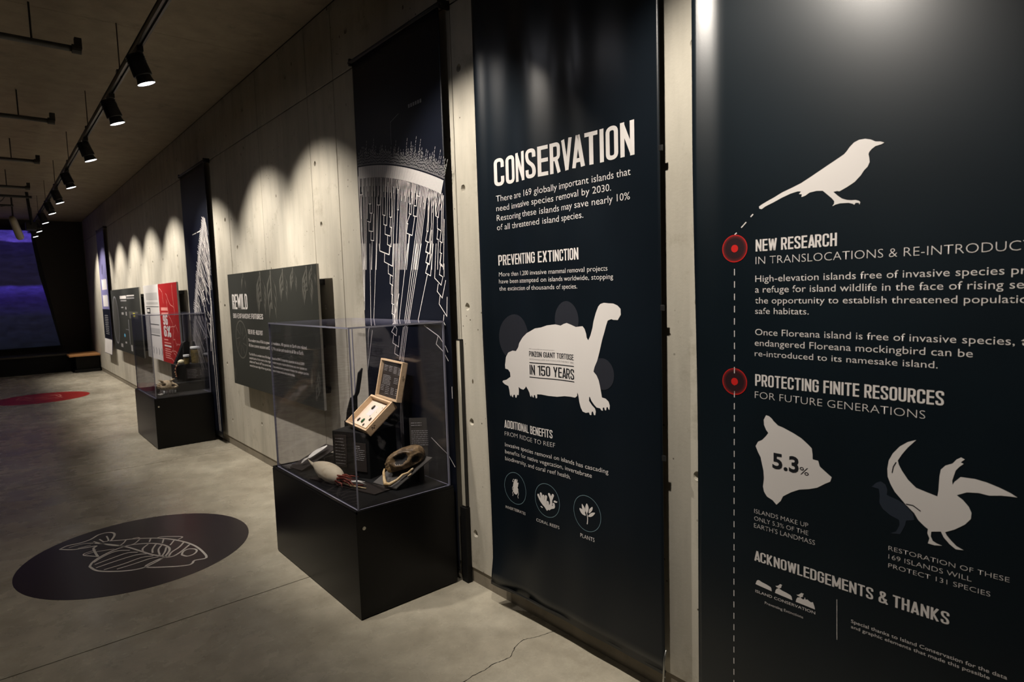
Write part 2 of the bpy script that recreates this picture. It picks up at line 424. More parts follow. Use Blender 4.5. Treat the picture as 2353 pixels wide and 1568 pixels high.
def text_bm(s, y0, y1, z, H, bold=0.0):
    """built-in sans face, laid in the (y, z) plane; a | marks where y1 was measured"""
    meas = s.split('|')[0]; full = s.replace('|', '')
    def conv(txt):
        c = bpy.data.curves.new('tmp', 'FONT'); c.body = txt; c.size = 1.0; c.offset = bold; c.resolution_u = 3
        o = bpy.data.objects.new('tmp', c); COL.objects.link(o)
        dg = bpy.context.evaluated_depsgraph_get(); me = bpy.data.meshes.new_from_object(o.evaluated_get(dg))
        bpy.data.objects.remove(o); bpy.data.curves.remove(c); return me
    me = conv(full); xs = [v.co.x for v in me.vertices]; x0 = min(xs)
    if meas != full:
        m2 = conv(meas); x1 = max(v.co.x for v in m2.vertices); bpy.data.meshes.remove(m2)
    else: x1 = max(xs)
    if 'H' not in _fw:
        m3 = conv('H'); _fw['H'] = max(v.co.y for v in m3.vertices); bpy.data.meshes.remove(m3)
    k = (y1 - y0) / (x1 - x0); kz = H / _fw['H']
    bm = bmesh.new(); bm.from_mesh(me); bpy.data.meshes.remove(me)
    for v in bm.verts: v.co = Vector((0, y0 + (v.co.x - x0) * k, z + v.co.y * kz))
    return bm
def lay_text(rows, key, parent, fn, cut=0.02):
    for (b, st, s, y0, y1, z, H, tone) in rows:
        if b != key: continue
        m = (M['print_white'], M['print_black'], M['print_grey'])[tone]
        if st in 'hmn':
            t = {'h': 0.128, 'm': 0.12, 'n': 0.09}[st]
            if s.upper() == s or st == 'h':
                bm = polys_bm(caps_polys(s.upper(), y0, y1, z, H, t)); nm = 'heading' if st != 'n' else 'text_line'
            else: bm = text_bm(s, y0, y1, z, H, 0.0); nm = 'text_line'
        else:
            bm = text_bm(s, y0, y1, z, H, {'b': -0.004, 'l': -0.018, 's': 0.0, 't': -0.006, 'g': 0.03}[st]); nm = 'text_line'
        if st == 't': m = M['print_grey'] if tone else M['print_dim'] if False else (M['print_white'] if tone == 0 else M['print_grey'])
        put(nm, bm, m, parent, fn, cut if (abs(y1 - y0) > 0.05) else 0)

# world positions (y, z) on the wall, or (x, y) on the floor, of the printed lettering and pictograms
TEXT = [('c', 'h', 'CONSERVATION', 2.1299, 1.3646, 1.9471, 0.118, 0), ('c', 'b', 'There are 169 globally important islands that', 2.1221, 1.383, 1.8815, 0.0257, 0), ('c', 'b', 'need invasive species removal by 2030.', 2.1225, 1.474, 1.8404, 0.0253, 0), ('c', 'b', 'Restoring these islands may save nearly 10%', 2.122, 1.3872, 1.7985, 0.0254, 0), ('c', 'b', 'of all threatened island species.', 2.1224, 1.6058, 1.7579, 0.0249, 0), ('c', 'h', 'PREVENTING EXTINCTION', 2.1207, 1.6341, 1.6037, 0.0453, 0), ('c', 'b', 'More than 1,200 invasive mammal removal projects', 2.1197, 1.4982, 1.5555, 0.0187, 0), ('c', 'b', 'have been attempted on islands worldwide, stopping', 2.1205, 1.471, 1.5246, 0.0187, 0), ('c', 'b', 'the extinction of thousands of species.', 2.1204, 1.6446, 1.4931, 0.0187, 0), ('c', 't', 'after a successful rat removal project', 1.9322, 1.7881, 1.2433, 0.005, 2), ('c', 'm', 'PINZON GIANT TORTOISE', 1.9317, 1.6739, 1.213, 0.0224, 1), ('c', 't', 'HATCHLINGS ARE SURVIVING FOR THE FIRST TIME', 1.9311, 1.6742, 1.1989, 0.0062, 2), ('c', 'm', 'IN 150 YEARS', 1.9313, 1.6725, 1.1355, 0.0417, 1), ('c', 'h', 'ADDITIONAL BENEFITS', 2.1166, 1.8097, 0.8766, 0.0354, 0), ('c', 'l', 'FROM RIDGE TO REEF', 2.1165, 1.7967, 0.8402, 0.0196, 0), ('c', 'b', 'Invasive species removal on islands has cascading', 2.1173, 1.5101, 0.7904, 0.0178, 0), ('c', 'b', 'benefits for native vegetation, invertebrate', 2.118, 1.5916, 0.7585, 0.0179, 0), ('c', 'b', 'biodiversity, and coral reef health.', 2.1186, 1.7096, 0.7265, 0.0179, 0), ('c', 't', 'INVERTEBRATES', 2.1259, 1.9936, 0.5009, 0.0127, 0), ('c', 't', 'CORAL REEFS', 1.9182, 1.7829, 0.497, 0.0132, 0), ('c', 't', 'PLANTS', 1.6592, 1.5849, 0.5027, 0.016, 0), ('r', 'h', 'NEW RESEARCH', 0.932, 0.7, 1.5877, 0.0349, 0), ('r', 'l', 'IN TRANSLOCATIONS & RE-INTRODUC|TIONS', 0.9319, 0.3138, 1.5499, 0.0223, 0), ('r', 'b', 'High-elevation islands free of invasive species| provide', 0.9328, 0.341, 1.4977, 0.0189, 0), ('r', 'b', 'a refuge for island wildlife in the face of rising| seas and', 0.9333, 0.3416, 1.4659, 0.019, 0), ('r', 'b', 'the opportunity to establish threatened| populations in', 0.9332, 0.4273, 1.4337, 0.018, 0), ('r', 'b', 'safe habitats.', 0.9331, 0.7732, 1.4026, 0.018, 0), ('r', 'b', 'Once Floreana island is free of invasive species,| the', 0.9329, 0.3179, 1.3389, 0.0187, 0), ('r', 'b', 'endangered Floreana mockingbird can be', 0.9339, 0.3941, 1.3067, 0.0187, 0), ('r', 'b', 're-introduced to its namesake island.', 0.9338, 0.4627, 1.2754, 0.0172, 0), ('r', 'h', 'PROTECTING FINITE RESOURCES', 0.9322, 0.448, 1.1852, 0.0357, 0), ('r', 'l', 'FOR FUTURE GENERATIONS', 0.9328, 0.4861, 1.1472, 0.021, 0), ('r', 'g', '5.3', 0.8762, 0.7974, 0.9443, 0.0436, 1), ('r', 'b', '%', 0.7945, 0.7686, 0.9421, 0.0214, 1), ('r', 'l', 'ISLANDS MAKE UP', 0.9331, 0.7688, 0.7895, 0.0134, 0), ('r', 'l', 'ONLY 5.3% OF THE', 0.9331, 0.7685, 0.7664, 0.0134, 0), ('r', 'l', "EARTH'S LANDMASS", 0.9336, 0.7495, 0.7432, 0.0141, 0), ('r', 'l', 'RESTORATION OF THESE', 0.5612, 0.3108, 0.7881, 0.0119, 0), ('r', 'l', '169 ISLANDS WILL', 0.5607, 0.3824, 0.7651, 0.0125, 0), ('r', 'l', 'PROTECT 131 SPECIES', 0.5607, 0.3453, 0.7412, 0.012, 0), ('r', 'h', 'ACKNOWLEDGEMENTS & THANKS', 0.9321, 0.4241, 0.6387, 0.0323, 0), ('r', 's', 'ISLAND CONSERVATION', 0.9282, 0.7465, 0.5379, 0.0083, 0), ('r', 't', 'Preventing Extinctions', 0.8976, 0.7809, 0.5115, 0.0081, 0), ('r', 's', 'Special thanks to Island| Conservation for the data', 0.65, 0.4925, 0.5532, 0.0095, 0), ('r', 's', 'and graphic elements| that made this possible', 0.6497, 0.5046, 0.5377, 0.0089, 0), ('w', 'h', 'REWILD', 5.903, 5.4808, 1.3933, 0.1334, 0), ('w', 'n', 'BIO-EXPANSIVE', 5.9019, 5.4172, 1.3135, 0.0413, 0), ('w', 'h', 'FUTURES', 5.398, 5.1129, 1.3135, 0.0439, 0), ('w', 'h', 'TREE OF LIFE - HILLIS PLOT', 5.5193, 5.1428, 1.1824, 0.0377, 0), ('w', 'n', 'The modern tree of life is a powerful revelation. All species on Earth are related.', 5.5215, 4.2385, 1.1161, 0.025, 0), ('w', 'n', 'All share common ancestors and DNA. We are kin and cousin to all life on Earth.', 5.5169, 4.3076, 1.0725, 0.0268, 0), ('w', 'n', 'The Hillis Plot is a modern tree of life diagram based on DNA. It maps the sequences of about 3,000', 5.5261, 4.3077, 0.9981, 0.0204, 0), ('w', 'n', 'sampled species. At the center is the original common ancestor. As the plot moves out, new species are', 5.5245, 4.2648, 0.9655, 0.0195, 0), ('w', 'n', 'added and "branch off" the central trunk. The evolutionary process creates the unique species', 5.5257, 4.2375, 0.9326, 0.0197, 0), ('w', 'n', 'seen at the outer edge of the ring and the millions of others within the world today.', 5.5269, 4.4977, 0.8999, 0.0196, 0)]
SHAPES = {
 'mockingbird': [(0.5894,1.8363),(0.598,1.8405),(0.6099,1.8429),(0.62,1.8496),(0.6342,1.8546),(0.6486,1.8548),(0.6609,1.8503),(0.6713,1.8409),(0.6783,1.8317),(0.6851,1.8249),(0.6987,1.8176),(0.7205,1.8066),(0.7472,1.7928),(0.7746,1.7787),(0.798,1.7673),(0.8219,1.759),(0.8514,1.7497),(0.8765,1.7385),(0.8997,1.7292),(0.9127,1.7234),(0.9222,1.7181),(0.9206,1.712),(0.9137,1.7097),(0.9022,1.7162),(0.8816,1.7235),(0.8513,1.7352),(0.8267,1.743),(0.8074,1.7461),(0.7978,1.7447),(0.8035,1.7384),(0.7953,1.7364),(0.7967,1.7291),(0.7858,1.7314),(0.7742,1.7382),(0.7557,1.7403),(0.7384,1.7379),(0.7284,1.7283),(0.7149,1.7152),(0.7082,1.7066),(0.709,1.6994),(0.7133,1.6936),(0.705,1.6971),(0.6928,1.6992),(0.6713,1.6975),(0.6607,1.6935),(0.6577,1.6909),(0.6544,1.6954),(0.6469,1.6944),(0.6451,1.6898),(0.6432,1.6957),(0.6461,1.6996),(0.6545,1.7029),(0.665,1.7034),(0.6757,1.7056),(0.6886,1.7109),(0.6996,1.7199),(0.7071,1.7277),(0.7107,1.7314),(0.7011,1.7323),(0.6954,1.7306),(0.6762,1.7391),(0.6573,1.7497),(0.643,1.7641),(0.635,1.7759),(0.627,1.7833),(0.6223,1.7941),(0.6233,1.8042),(0.6255,1.8141),(0.6236,1.8202),(0.6176,1.8264),(0.6097,1.8313),(0.5959,1.8334)],
 'island': [(0.897,1.0996),(0.8876,1.0978),(0.8782,1.0912),(0.8732,1.0847),(0.8597,1.0739),(0.8445,1.0702),(0.8147,1.0588),(0.7913,1.0478),(0.7769,1.0373),(0.7609,1.0237),(0.7585,1.0067),(0.7578,0.9922),(0.7427,0.9911),(0.7381,0.9757),(0.7232,0.9643),(0.7057,0.952),(0.7093,0.9385),(0.7228,0.9297),(0.7447,0.9131),(0.7671,0.9038),(0.7958,0.8953),(0.8192,0.8819),(0.8432,0.864),(0.8504,0.8475),(0.8632,0.8332),(0.8751,0.8439),(0.8927,0.8508),(0.9023,0.8641),(0.9056,0.8791),(0.9025,0.9048),(0.9045,0.9294),(0.909,0.9472),(0.9136,0.9682),(0.922,0.9822),(0.9298,0.9996),(0.9221,1.0147),(0.9093,1.0218),(0.8967,1.0363),(0.8898,1.0467),(0.8968,1.0548),(0.9031,1.0692),(0.9045,1.0844)],
 'goose': [(0.5037,1.0918),(0.5222,1.0834),(0.54,1.0688),(0.5558,1.0474),(0.5647,1.0271),(0.5676,1.0051),(0.5663,0.9839),(0.5588,0.9641),(0.5492,0.9476),(0.5373,0.9344),(0.5233,0.9193),(0.5049,0.9029),(0.4957,0.887),(0.4822,0.875),(0.4742,0.8694),(0.4753,0.8587),(0.4706,0.847),(0.4734,0.8331),(0.4595,0.8322),(0.4434,0.8361),(0.4554,0.8386),(0.4632,0.8425),(0.4678,0.8531),(0.4667,0.8653),(0.4468,0.8711),(0.441,0.8584),(0.4281,0.8443),(0.4155,0.8355),(0.3992,0.838),(0.4136,0.8437),(0.4242,0.8532),(0.4349,0.8653),(0.438,0.8721),(0.4188,0.8842),(0.3989,0.9019),(0.3874,0.919),(0.3866,0.9341),(0.3921,0.9476),(0.4045,0.9618),(0.4168,0.9703),(0.397,0.982),(0.3734,0.9857),(0.3541,0.984),(0.3316,0.9894),(0.3133,0.9914),(0.3024,0.9917),(0.3135,0.9985),(0.3359,1.0075),(0.3588,1.0143),(0.3821,1.0179),(0.4099,1.0168),(0.4217,1.0027),(0.4256,0.9943),(0.4267,1.0041),(0.4204,1.0305),(0.4126,1.042),(0.4048,1.05),(0.4108,1.0523),(0.403,1.0612),(0.4103,1.0647),(0.4191,1.0581),(0.4269,1.0466),(0.4412,1.0387),(0.4505,1.0267),(0.453,1.0084),(0.4543,0.9725),(0.4561,0.9578),(0.4754,0.9624),(0.5019,0.9692),(0.5201,0.986),(0.5342,1.0067),(0.5414,1.0211),(0.5439,1.0312),(0.535,1.0487),(0.5219,1.0694)],
 'goose_line': [(0.5475,1.0262),(0.5537,1.0133),(0.5562,0.9968)],
 'goose_line2': [(0.5233,0.9219),(0.5076,0.9222),(0.4909,0.9118)],
 'faint_bird': [(0.6041,0.9483),(0.5922,0.963),(0.5826,0.9679),(0.5715,0.9623),(0.5665,0.9488),(0.5677,0.9351),(0.5582,0.932),(0.5418,0.9279),(0.5279,0.9208),(0.5071,0.8997),(0.5045,0.8845),(0.5224,0.8781),(0.5245,0.8658),(0.531,0.8479),(0.5354,0.8385),(0.5587,0.8345),(0.5448,0.8428),(0.5368,0.8623),(0.5385,0.8753),(0.5596,0.883),(0.5765,0.8949),(0.5849,0.9091),(0.5843,0.9311),(0.587,0.9468)],
 'tortoise': [(1.5184,1.4377),(1.4927,1.4355),(1.472,1.4348),(1.4517,1.4277),(1.4376,1.4155),(1.4367,1.3945),(1.4459,1.3828),(1.4519,1.3749),(1.4747,1.3752),(1.4824,1.3779),(1.5011,1.3722),(1.5096,1.3522),(1.5187,1.3267),(1.5288,1.3009),(1.5366,1.275),(1.5445,1.2489),(1.5549,1.2188),(1.5678,1.1938),(1.5731,1.1766),(1.5588,1.1629),(1.5495,1.1452),(1.5437,1.1236),(1.5376,1.0946),(1.5351,1.0808),(1.5174,1.0784),(1.5034,1.069),(1.4976,1.0551),(1.4994,1.0372),(1.5041,1.0396),(1.5086,1.0482),(1.5134,1.0457),(1.5161,1.0336),(1.5218,1.0343),(1.5254,1.0442),(1.5327,1.0414),(1.5315,1.0304),(1.5392,1.0312),(1.5448,1.038),(1.5619,1.0395),(1.574,1.0492),(1.586,1.0628),(1.5932,1.0771),(1.5957,1.0768),(1.5971,1.0615),(1.584,1.0461),(1.5694,1.0348),(1.5657,1.024),(1.5686,1.0086),(1.575,1.0084),(1.5796,1.0221),(1.5857,1.0194),(1.5875,1.0067),(1.595,1.0068),(1.5988,1.0158),(1.6151,1.0117),(1.6304,1.0154),(1.6403,1.0295),(1.6474,1.0516),(1.6518,1.0781),(1.6567,1.0871),(1.6587,1.0734),(1.6705,1.0651),(1.697,1.0652),(1.735,1.0628),(1.7796,1.0549),(1.8253,1.0537),(1.8662,1.0561),(1.889,1.0543),(1.889,1.039),(1.8969,1.036),(1.9024,1.0499),(1.9085,1.0484),(1.9102,1.0374),(1.918,1.0398),(1.9232,1.0484),(1.9273,1.0379),(1.9345,1.0421),(1.9388,1.0563),(1.9507,1.0698),(1.9627,1.0803),(1.9693,1.072),(1.9824,1.0631),(2.0014,1.0644),(2.0172,1.0714),(2.0161,1.0522),(2.0189,1.0347),(2.0286,1.0358),(2.0344,1.0213),(2.041,1.0214),(2.045,1.0339),(2.0536,1.0321),(2.0568,1.0204),(2.0633,1.0232),(2.0682,1.0335),(2.072,1.023),(2.0763,1.0304),(2.0793,1.0519),(2.0845,1.0688),(2.1065,1.0754),(2.1196,1.0851),(2.1159,1.0912),(2.0953,1.0962),(2.0697,1.1116),(2.0715,1.131),(2.0829,1.143),(2.0996,1.1461),(2.1008,1.1634),(2.0936,1.1987),(2.0792,1.2191),(2.0522,1.2293),(2.0294,1.2284),(2.0124,1.2463),(2.0052,1.2636),(1.9787,1.29),(1.9466,1.3099),(1.9217,1.319),(1.891,1.3322),(1.8553,1.3372),(1.826,1.346),(1.7804,1.3511),(1.7501,1.3468),(1.7307,1.3542),(1.7117,1.3585),(1.688,1.3533),(1.6569,1.3446),(1.6209,1.3486),(1.6111,1.3384),(1.6041,1.32),(1.602,1.3052),(1.5948,1.2951),(1.5844,1.3133),(1.5737,1.3432),(1.5681,1.3691),(1.5576,1.3985),(1.5449,1.424),(1.5351,1.4331)],
 'disc': [(1.933,1.2836),(1.9351,1.2663),(1.94,1.2495),(1.9476,1.2337),(1.9577,1.2192),(1.97,1.2066),(1.9841,1.1962),(1.9997,1.1883),(2.0164,1.1833),(2.0336,1.1812),(2.0508,1.1823),(2.0675,1.1866),(2.0831,1.1938),(2.0972,1.204),(2.1093,1.2166),(2.1188,1.2314),(2.1257,1.248),(2.1295,1.2656),(2.1301,1.2839),(2.1276,1.3021),(2.122,1.3196),(2.1136,1.336),(2.1026,1.3506),(2.0893,1.3631),(2.0744,1.373),(2.0582,1.3801),(2.0412,1.3842),(2.0241,1.3853),(2.0072,1.3832),(1.9912,1.3782),(1.9764,1.3704),(1.9632,1.3601),(1.9521,1.3476),(1.9434,1.3333),(1.9371,1.3175),(1.9336,1.3008)],
 'disc.a': [(1.6401,1.3901),(1.6413,1.3824),(1.6447,1.3749),(1.65,1.3678),(1.6572,1.3613),(1.666,1.3556),(1.6762,1.3509),(1.6875,1.3473),(1.6997,1.3449),(1.7122,1.3439),(1.7248,1.3442),(1.7371,1.346),(1.7486,1.3491),(1.7591,1.3534),(1.7681,1.3589),(1.7754,1.3653),(1.7807,1.3725),(1.7838,1.3803),(1.7847,1.3883),(1.7832,1.3963),(1.7796,1.4042),(1.7738,1.4115),(1.766,1.4181),(1.7567,1.4238),(1.7459,1.4283),(1.7342,1.4317),(1.7219,1.4337),(1.7093,1.4344),(1.6968,1.4337),(1.6849,1.4317),(1.6738,1.4284),(1.6639,1.4239),(1.6555,1.4185),(1.6487,1.4122),(1.6438,1.4052),(1.6409,1.3978)],
 'disc.b': [(1.4792,1.1692),(1.4802,1.159),(1.4827,1.1492),(1.4867,1.1399),(1.492,1.1315),(1.4985,1.1242),(1.506,1.1183),(1.5144,1.1139),(1.5233,1.1112),(1.5324,1.1103),(1.5416,1.1112),(1.5506,1.1139),(1.5589,1.1184),(1.5665,1.1245),(1.573,1.132),(1.5782,1.1407),(1.5819,1.1503),(1.5841,1.1606),(1.5847,1.1711),(1.5836,1.1817),(1.5808,1.1918),(1.5766,1.2013),(1.5709,1.2097),(1.5641,1.2169),(1.5563,1.2227),(1.5477,1.2268),(1.5387,1.2291),(1.5296,1.2297),(1.5205,1.2284),(1.5118,1.2254),(1.5037,1.2208),(1.4965,1.2147),(1.4903,1.2072),(1.4854,1.1987),(1.4818,1.1893),(1.4797,1.1794)],
 'rule': [(1.9321,1.1863),(1.673,1.1887)],
 'rule.a': [(1.9341,1.1242),(1.6728,1.1275)],
 'rule4': [(0.6878,0.6056),(0.6862,0.4877)],
 'ring': [(1.9993,0.6075),(2.0002,0.598),(2.0021,0.5887),(2.0048,0.5796),(2.0085,0.5711),(2.0129,0.5632),(2.0181,0.556),(2.024,0.5497),(2.0304,0.5444),(2.0373,0.5402),(2.0446,0.5372),(2.0521,0.5353),(2.0597,0.5347),(2.0672,0.5354),(2.0746,0.5374),(2.0817,0.5406),(2.0884,0.545),(2.0946,0.5505),(2.1001,0.5571),(2.1049,0.5646),(2.1088,0.5729),(2.1118,0.5818),(2.1139,0.5912),(2.1149,0.6009),(2.1149,0.6107),(2.1139,0.6205),(2.112,0.6301),(2.109,0.6393),(2.1051,0.648),(2.1004,0.656),(2.095,0.6631),(2.0889,0.6693),(2.0823,0.6744),(2.0752,0.6784),(2.0679,0.6812),(2.0603,0.6827),(2.0528,0.683),(2.0453,0.682),(2.0381,0.6798),(2.0311,0.6763),(2.0247,0.6718),(2.0188,0.6662),(2.0135,0.6597),(2.009,0.6523),(2.0052,0.6442),(2.0024,0.6356),(2.0004,0.6264),(1.9994,0.617)],
 'ring.a': [(1.778,0.6005),(1.7789,0.5914),(1.781,0.5824),(1.7842,0.5738),(1.7885,0.5656),(1.7939,0.5581),(1.8002,0.5513),(1.8073,0.5454),(1.8152,0.5405),(1.8237,0.5367),(1.8327,0.5339),(1.842,0.5324),(1.8514,0.5321),(1.8609,0.533),(1.8702,0.5351),(1.8792,0.5385),(1.8877,0.543),(1.8955,0.5486),(1.9026,0.5552),(1.9088,0.5627),(1.9139,0.5709),(1.9179,0.5798),(1.9207,0.589),(1.9222,0.5985),(1.9225,0.6082),(1.9214,0.6177),(1.9191,0.627),(1.9156,0.6359),(1.9109,0.6442),(1.9052,0.6518),(1.8985,0.6586),(1.891,0.6643),(1.8828,0.669),(1.874,0.6726),(1.8649,0.675),(1.8555,0.6761),(1.846,0.676),(1.8367,0.6747),(1.8276,0.6722),(1.8189,0.6686),(1.8108,0.6639),(1.8033,0.6582),(1.7967,0.6517),(1.7909,0.6443),(1.7861,0.6363),(1.7824,0.6278),(1.7797,0.6189),(1.7783,0.6098)],
 'ring.b': [(1.5539,0.6061),(1.5547,0.5971),(1.5566,0.5882),(1.5596,0.5797),(1.5636,0.5717),(1.5686,0.5644),(1.5746,0.5577),(1.5813,0.552),(1.5887,0.5472),(1.5967,0.5434),(1.6052,0.5408),(1.614,0.5393),(1.623,0.5391),(1.632,0.5401),(1.6408,0.5423),(1.6494,0.5457),(1.6575,0.5502),(1.665,0.5558),(1.6717,0.5624),(1.6776,0.5698),(1.6826,0.578),(1.6864,0.5867),(1.6892,0.5959),(1.6907,0.6053),(1.691,0.6148),(1.6901,0.6242),(1.688,0.6334),(1.6848,0.6422),(1.6804,0.6503),(1.675,0.6578),(1.6687,0.6644),(1.6616,0.67),(1.6539,0.6746),(1.6456,0.678),(1.6369,0.6803),(1.628,0.6813),(1.6191,0.6812),(1.6102,0.6798),(1.6016,0.6773),(1.5933,0.6736),(1.5856,0.6689),(1.5784,0.6633),(1.572,0.6567),(1.5665,0.6494),(1.5619,0.6415),(1.5583,0.6331),(1.5557,0.6243),(1.5543,0.6152)],
 'beetle': [(2.0619,0.6494),(2.0528,0.6514),(2.0477,0.6458),(2.0469,0.6387),(2.0409,0.6365),(2.039,0.6225),(2.0437,0.6154),(2.0387,0.6069),(2.041,0.5943),(2.0469,0.5844),(2.0543,0.5795),(2.0633,0.5805),(2.071,0.5884),(2.074,0.6011),(2.0711,0.609),(2.0733,0.6158),(2.0713,0.6272),(2.0662,0.6349),(2.0648,0.642)],
 'beetle_legs': [[(2.0663,0.6344),(2.0753,0.636),(2.072,0.644),(2.0674,0.6492)],[(2.0468,0.64),(2.0423,0.6458),(2.0473,0.6526)],[(2.0413,0.628),(2.0375,0.6336),(2.0397,0.6391)],[(2.0727,0.6135),(2.0774,0.6076),(2.0765,0.5956)],[(2.0729,0.594),(2.0778,0.5831),(2.0737,0.578),(2.0777,0.569)],[(2.0414,0.6014),(2.0377,0.5878),(2.0437,0.5743),(2.0406,0.5654)]],
 'coral': [[(1.9005,0.616),(1.8896,0.6002),(1.8737,0.5856),(1.8579,0.5759),(1.8471,0.5626)],[(1.8846,0.6256),(1.8809,0.6115),(1.8781,0.5984),(1.8657,0.5831),(1.8501,0.5664)],[(1.8692,0.619),(1.8715,0.6023),(1.8606,0.5889)],[(1.8546,0.6202),(1.8585,0.6009),(1.8575,0.5851),(1.8469,0.5672)],[(1.8458,0.5972),(1.8447,0.5838),(1.8469,0.5672)],[(1.8364,0.6337),(1.829,0.6196),(1.8263,0.6067),(1.8285,0.5902),(1.8419,0.5731)],[(1.8158,0.6341),(1.826,0.6135)],[(1.8124,0.5965),(1.8128,0.5851),(1.8289,0.5787),(1.842,0.5685)]],
 'coral_bits': [[(1.8907,0.5698),(1.8841,0.5726),(1.8744,0.5682),(1.8794,0.5646)],[(1.8135,0.6098),(1.8055,0.6152),(1.7977,0.6126),(1.7906,0.6133),(1.7932,0.6081),(1.8027,0.6058),(1.8089,0.6065)]],
 'leaves': [[(1.6613,0.6207),(1.6442,0.6197),(1.6331,0.6119),(1.6272,0.5989),(1.6419,0.5988),(1.6545,0.6063)],[(1.6464,0.6417),(1.6353,0.6328),(1.6299,0.6234),(1.6303,0.6105),(1.6414,0.6162),(1.6468,0.6277)],[(1.6208,0.6497),(1.6132,0.6405),(1.6116,0.6282),(1.6205,0.6088),(1.6286,0.6195),(1.6282,0.6346)],[(1.5919,0.6428),(1.5922,0.6311),(1.6022,0.6179),(1.6112,0.6123),(1.6089,0.6268),(1.6017,0.6361)],[(1.5795,0.6217),(1.5886,0.6088),(1.6026,0.5997),(1.6152,0.5995),(1.6051,0.6118),(1.5939,0.619)]],
 'stem': [(1.6219,0.6106),(1.6181,0.5945),(1.6186,0.5772),(1.6209,0.5655)],
 'mound': [(0.9282,0.5639),(0.9248,0.5745),(0.9211,0.5793),(0.9167,0.5805),(0.9079,0.5774),(0.893,0.5752),(0.8801,0.5719),(0.8776,0.5691),(0.876,0.5596)],
 'mound.a': [(0.866,0.5586),(0.8637,0.5681),(0.8601,0.5742),(0.8529,0.5769),(0.8446,0.5738),(0.8316,0.572),(0.8187,0.5689),(0.8152,0.5654),(0.8131,0.5555)],
 'mound.b': [(0.803,0.5545),(0.8008,0.5643),(0.7974,0.57),(0.7889,0.5727),(0.7821,0.5696),(0.7782,0.5716),(0.7766,0.5787),(0.7743,0.572),(0.7687,0.5744),(0.7643,0.5716),(0.7587,0.5697),(0.7532,0.5723),(0.751,0.5662),(0.7487,0.5601),(0.7473,0.5527)],
 'logo_bird': [(0.865,0.5813),(0.859,0.5829),(0.8542,0.5867),(0.8506,0.5916),(0.8471,0.5917),(0.8433,0.5906),(0.8459,0.5879),(0.8464,0.5829),(0.8494,0.5791),(0.8529,0.5778),(0.8535,0.5748),(0.8555,0.5747),(0.8556,0.5777),(0.8613,0.5787)],
 'logo_bird.a': [(0.8015,0.5771),(0.7958,0.5787),(0.7913,0.5827),(0.7868,0.5877),(0.7829,0.5876),(0.7791,0.5872),(0.7817,0.5839),(0.7817,0.5792),(0.7844,0.5758),(0.7878,0.5745),(0.7889,0.5717),(0.7912,0.5715),(0.7912,0.5744),(0.7969,0.5753)],
 'diag': [[(0.9403,1.6982),(0.9484,1.691)],[(0.9621,1.6772),(0.9787,1.662)],[(0.9932,1.6484),(1.0,1.6428)]],
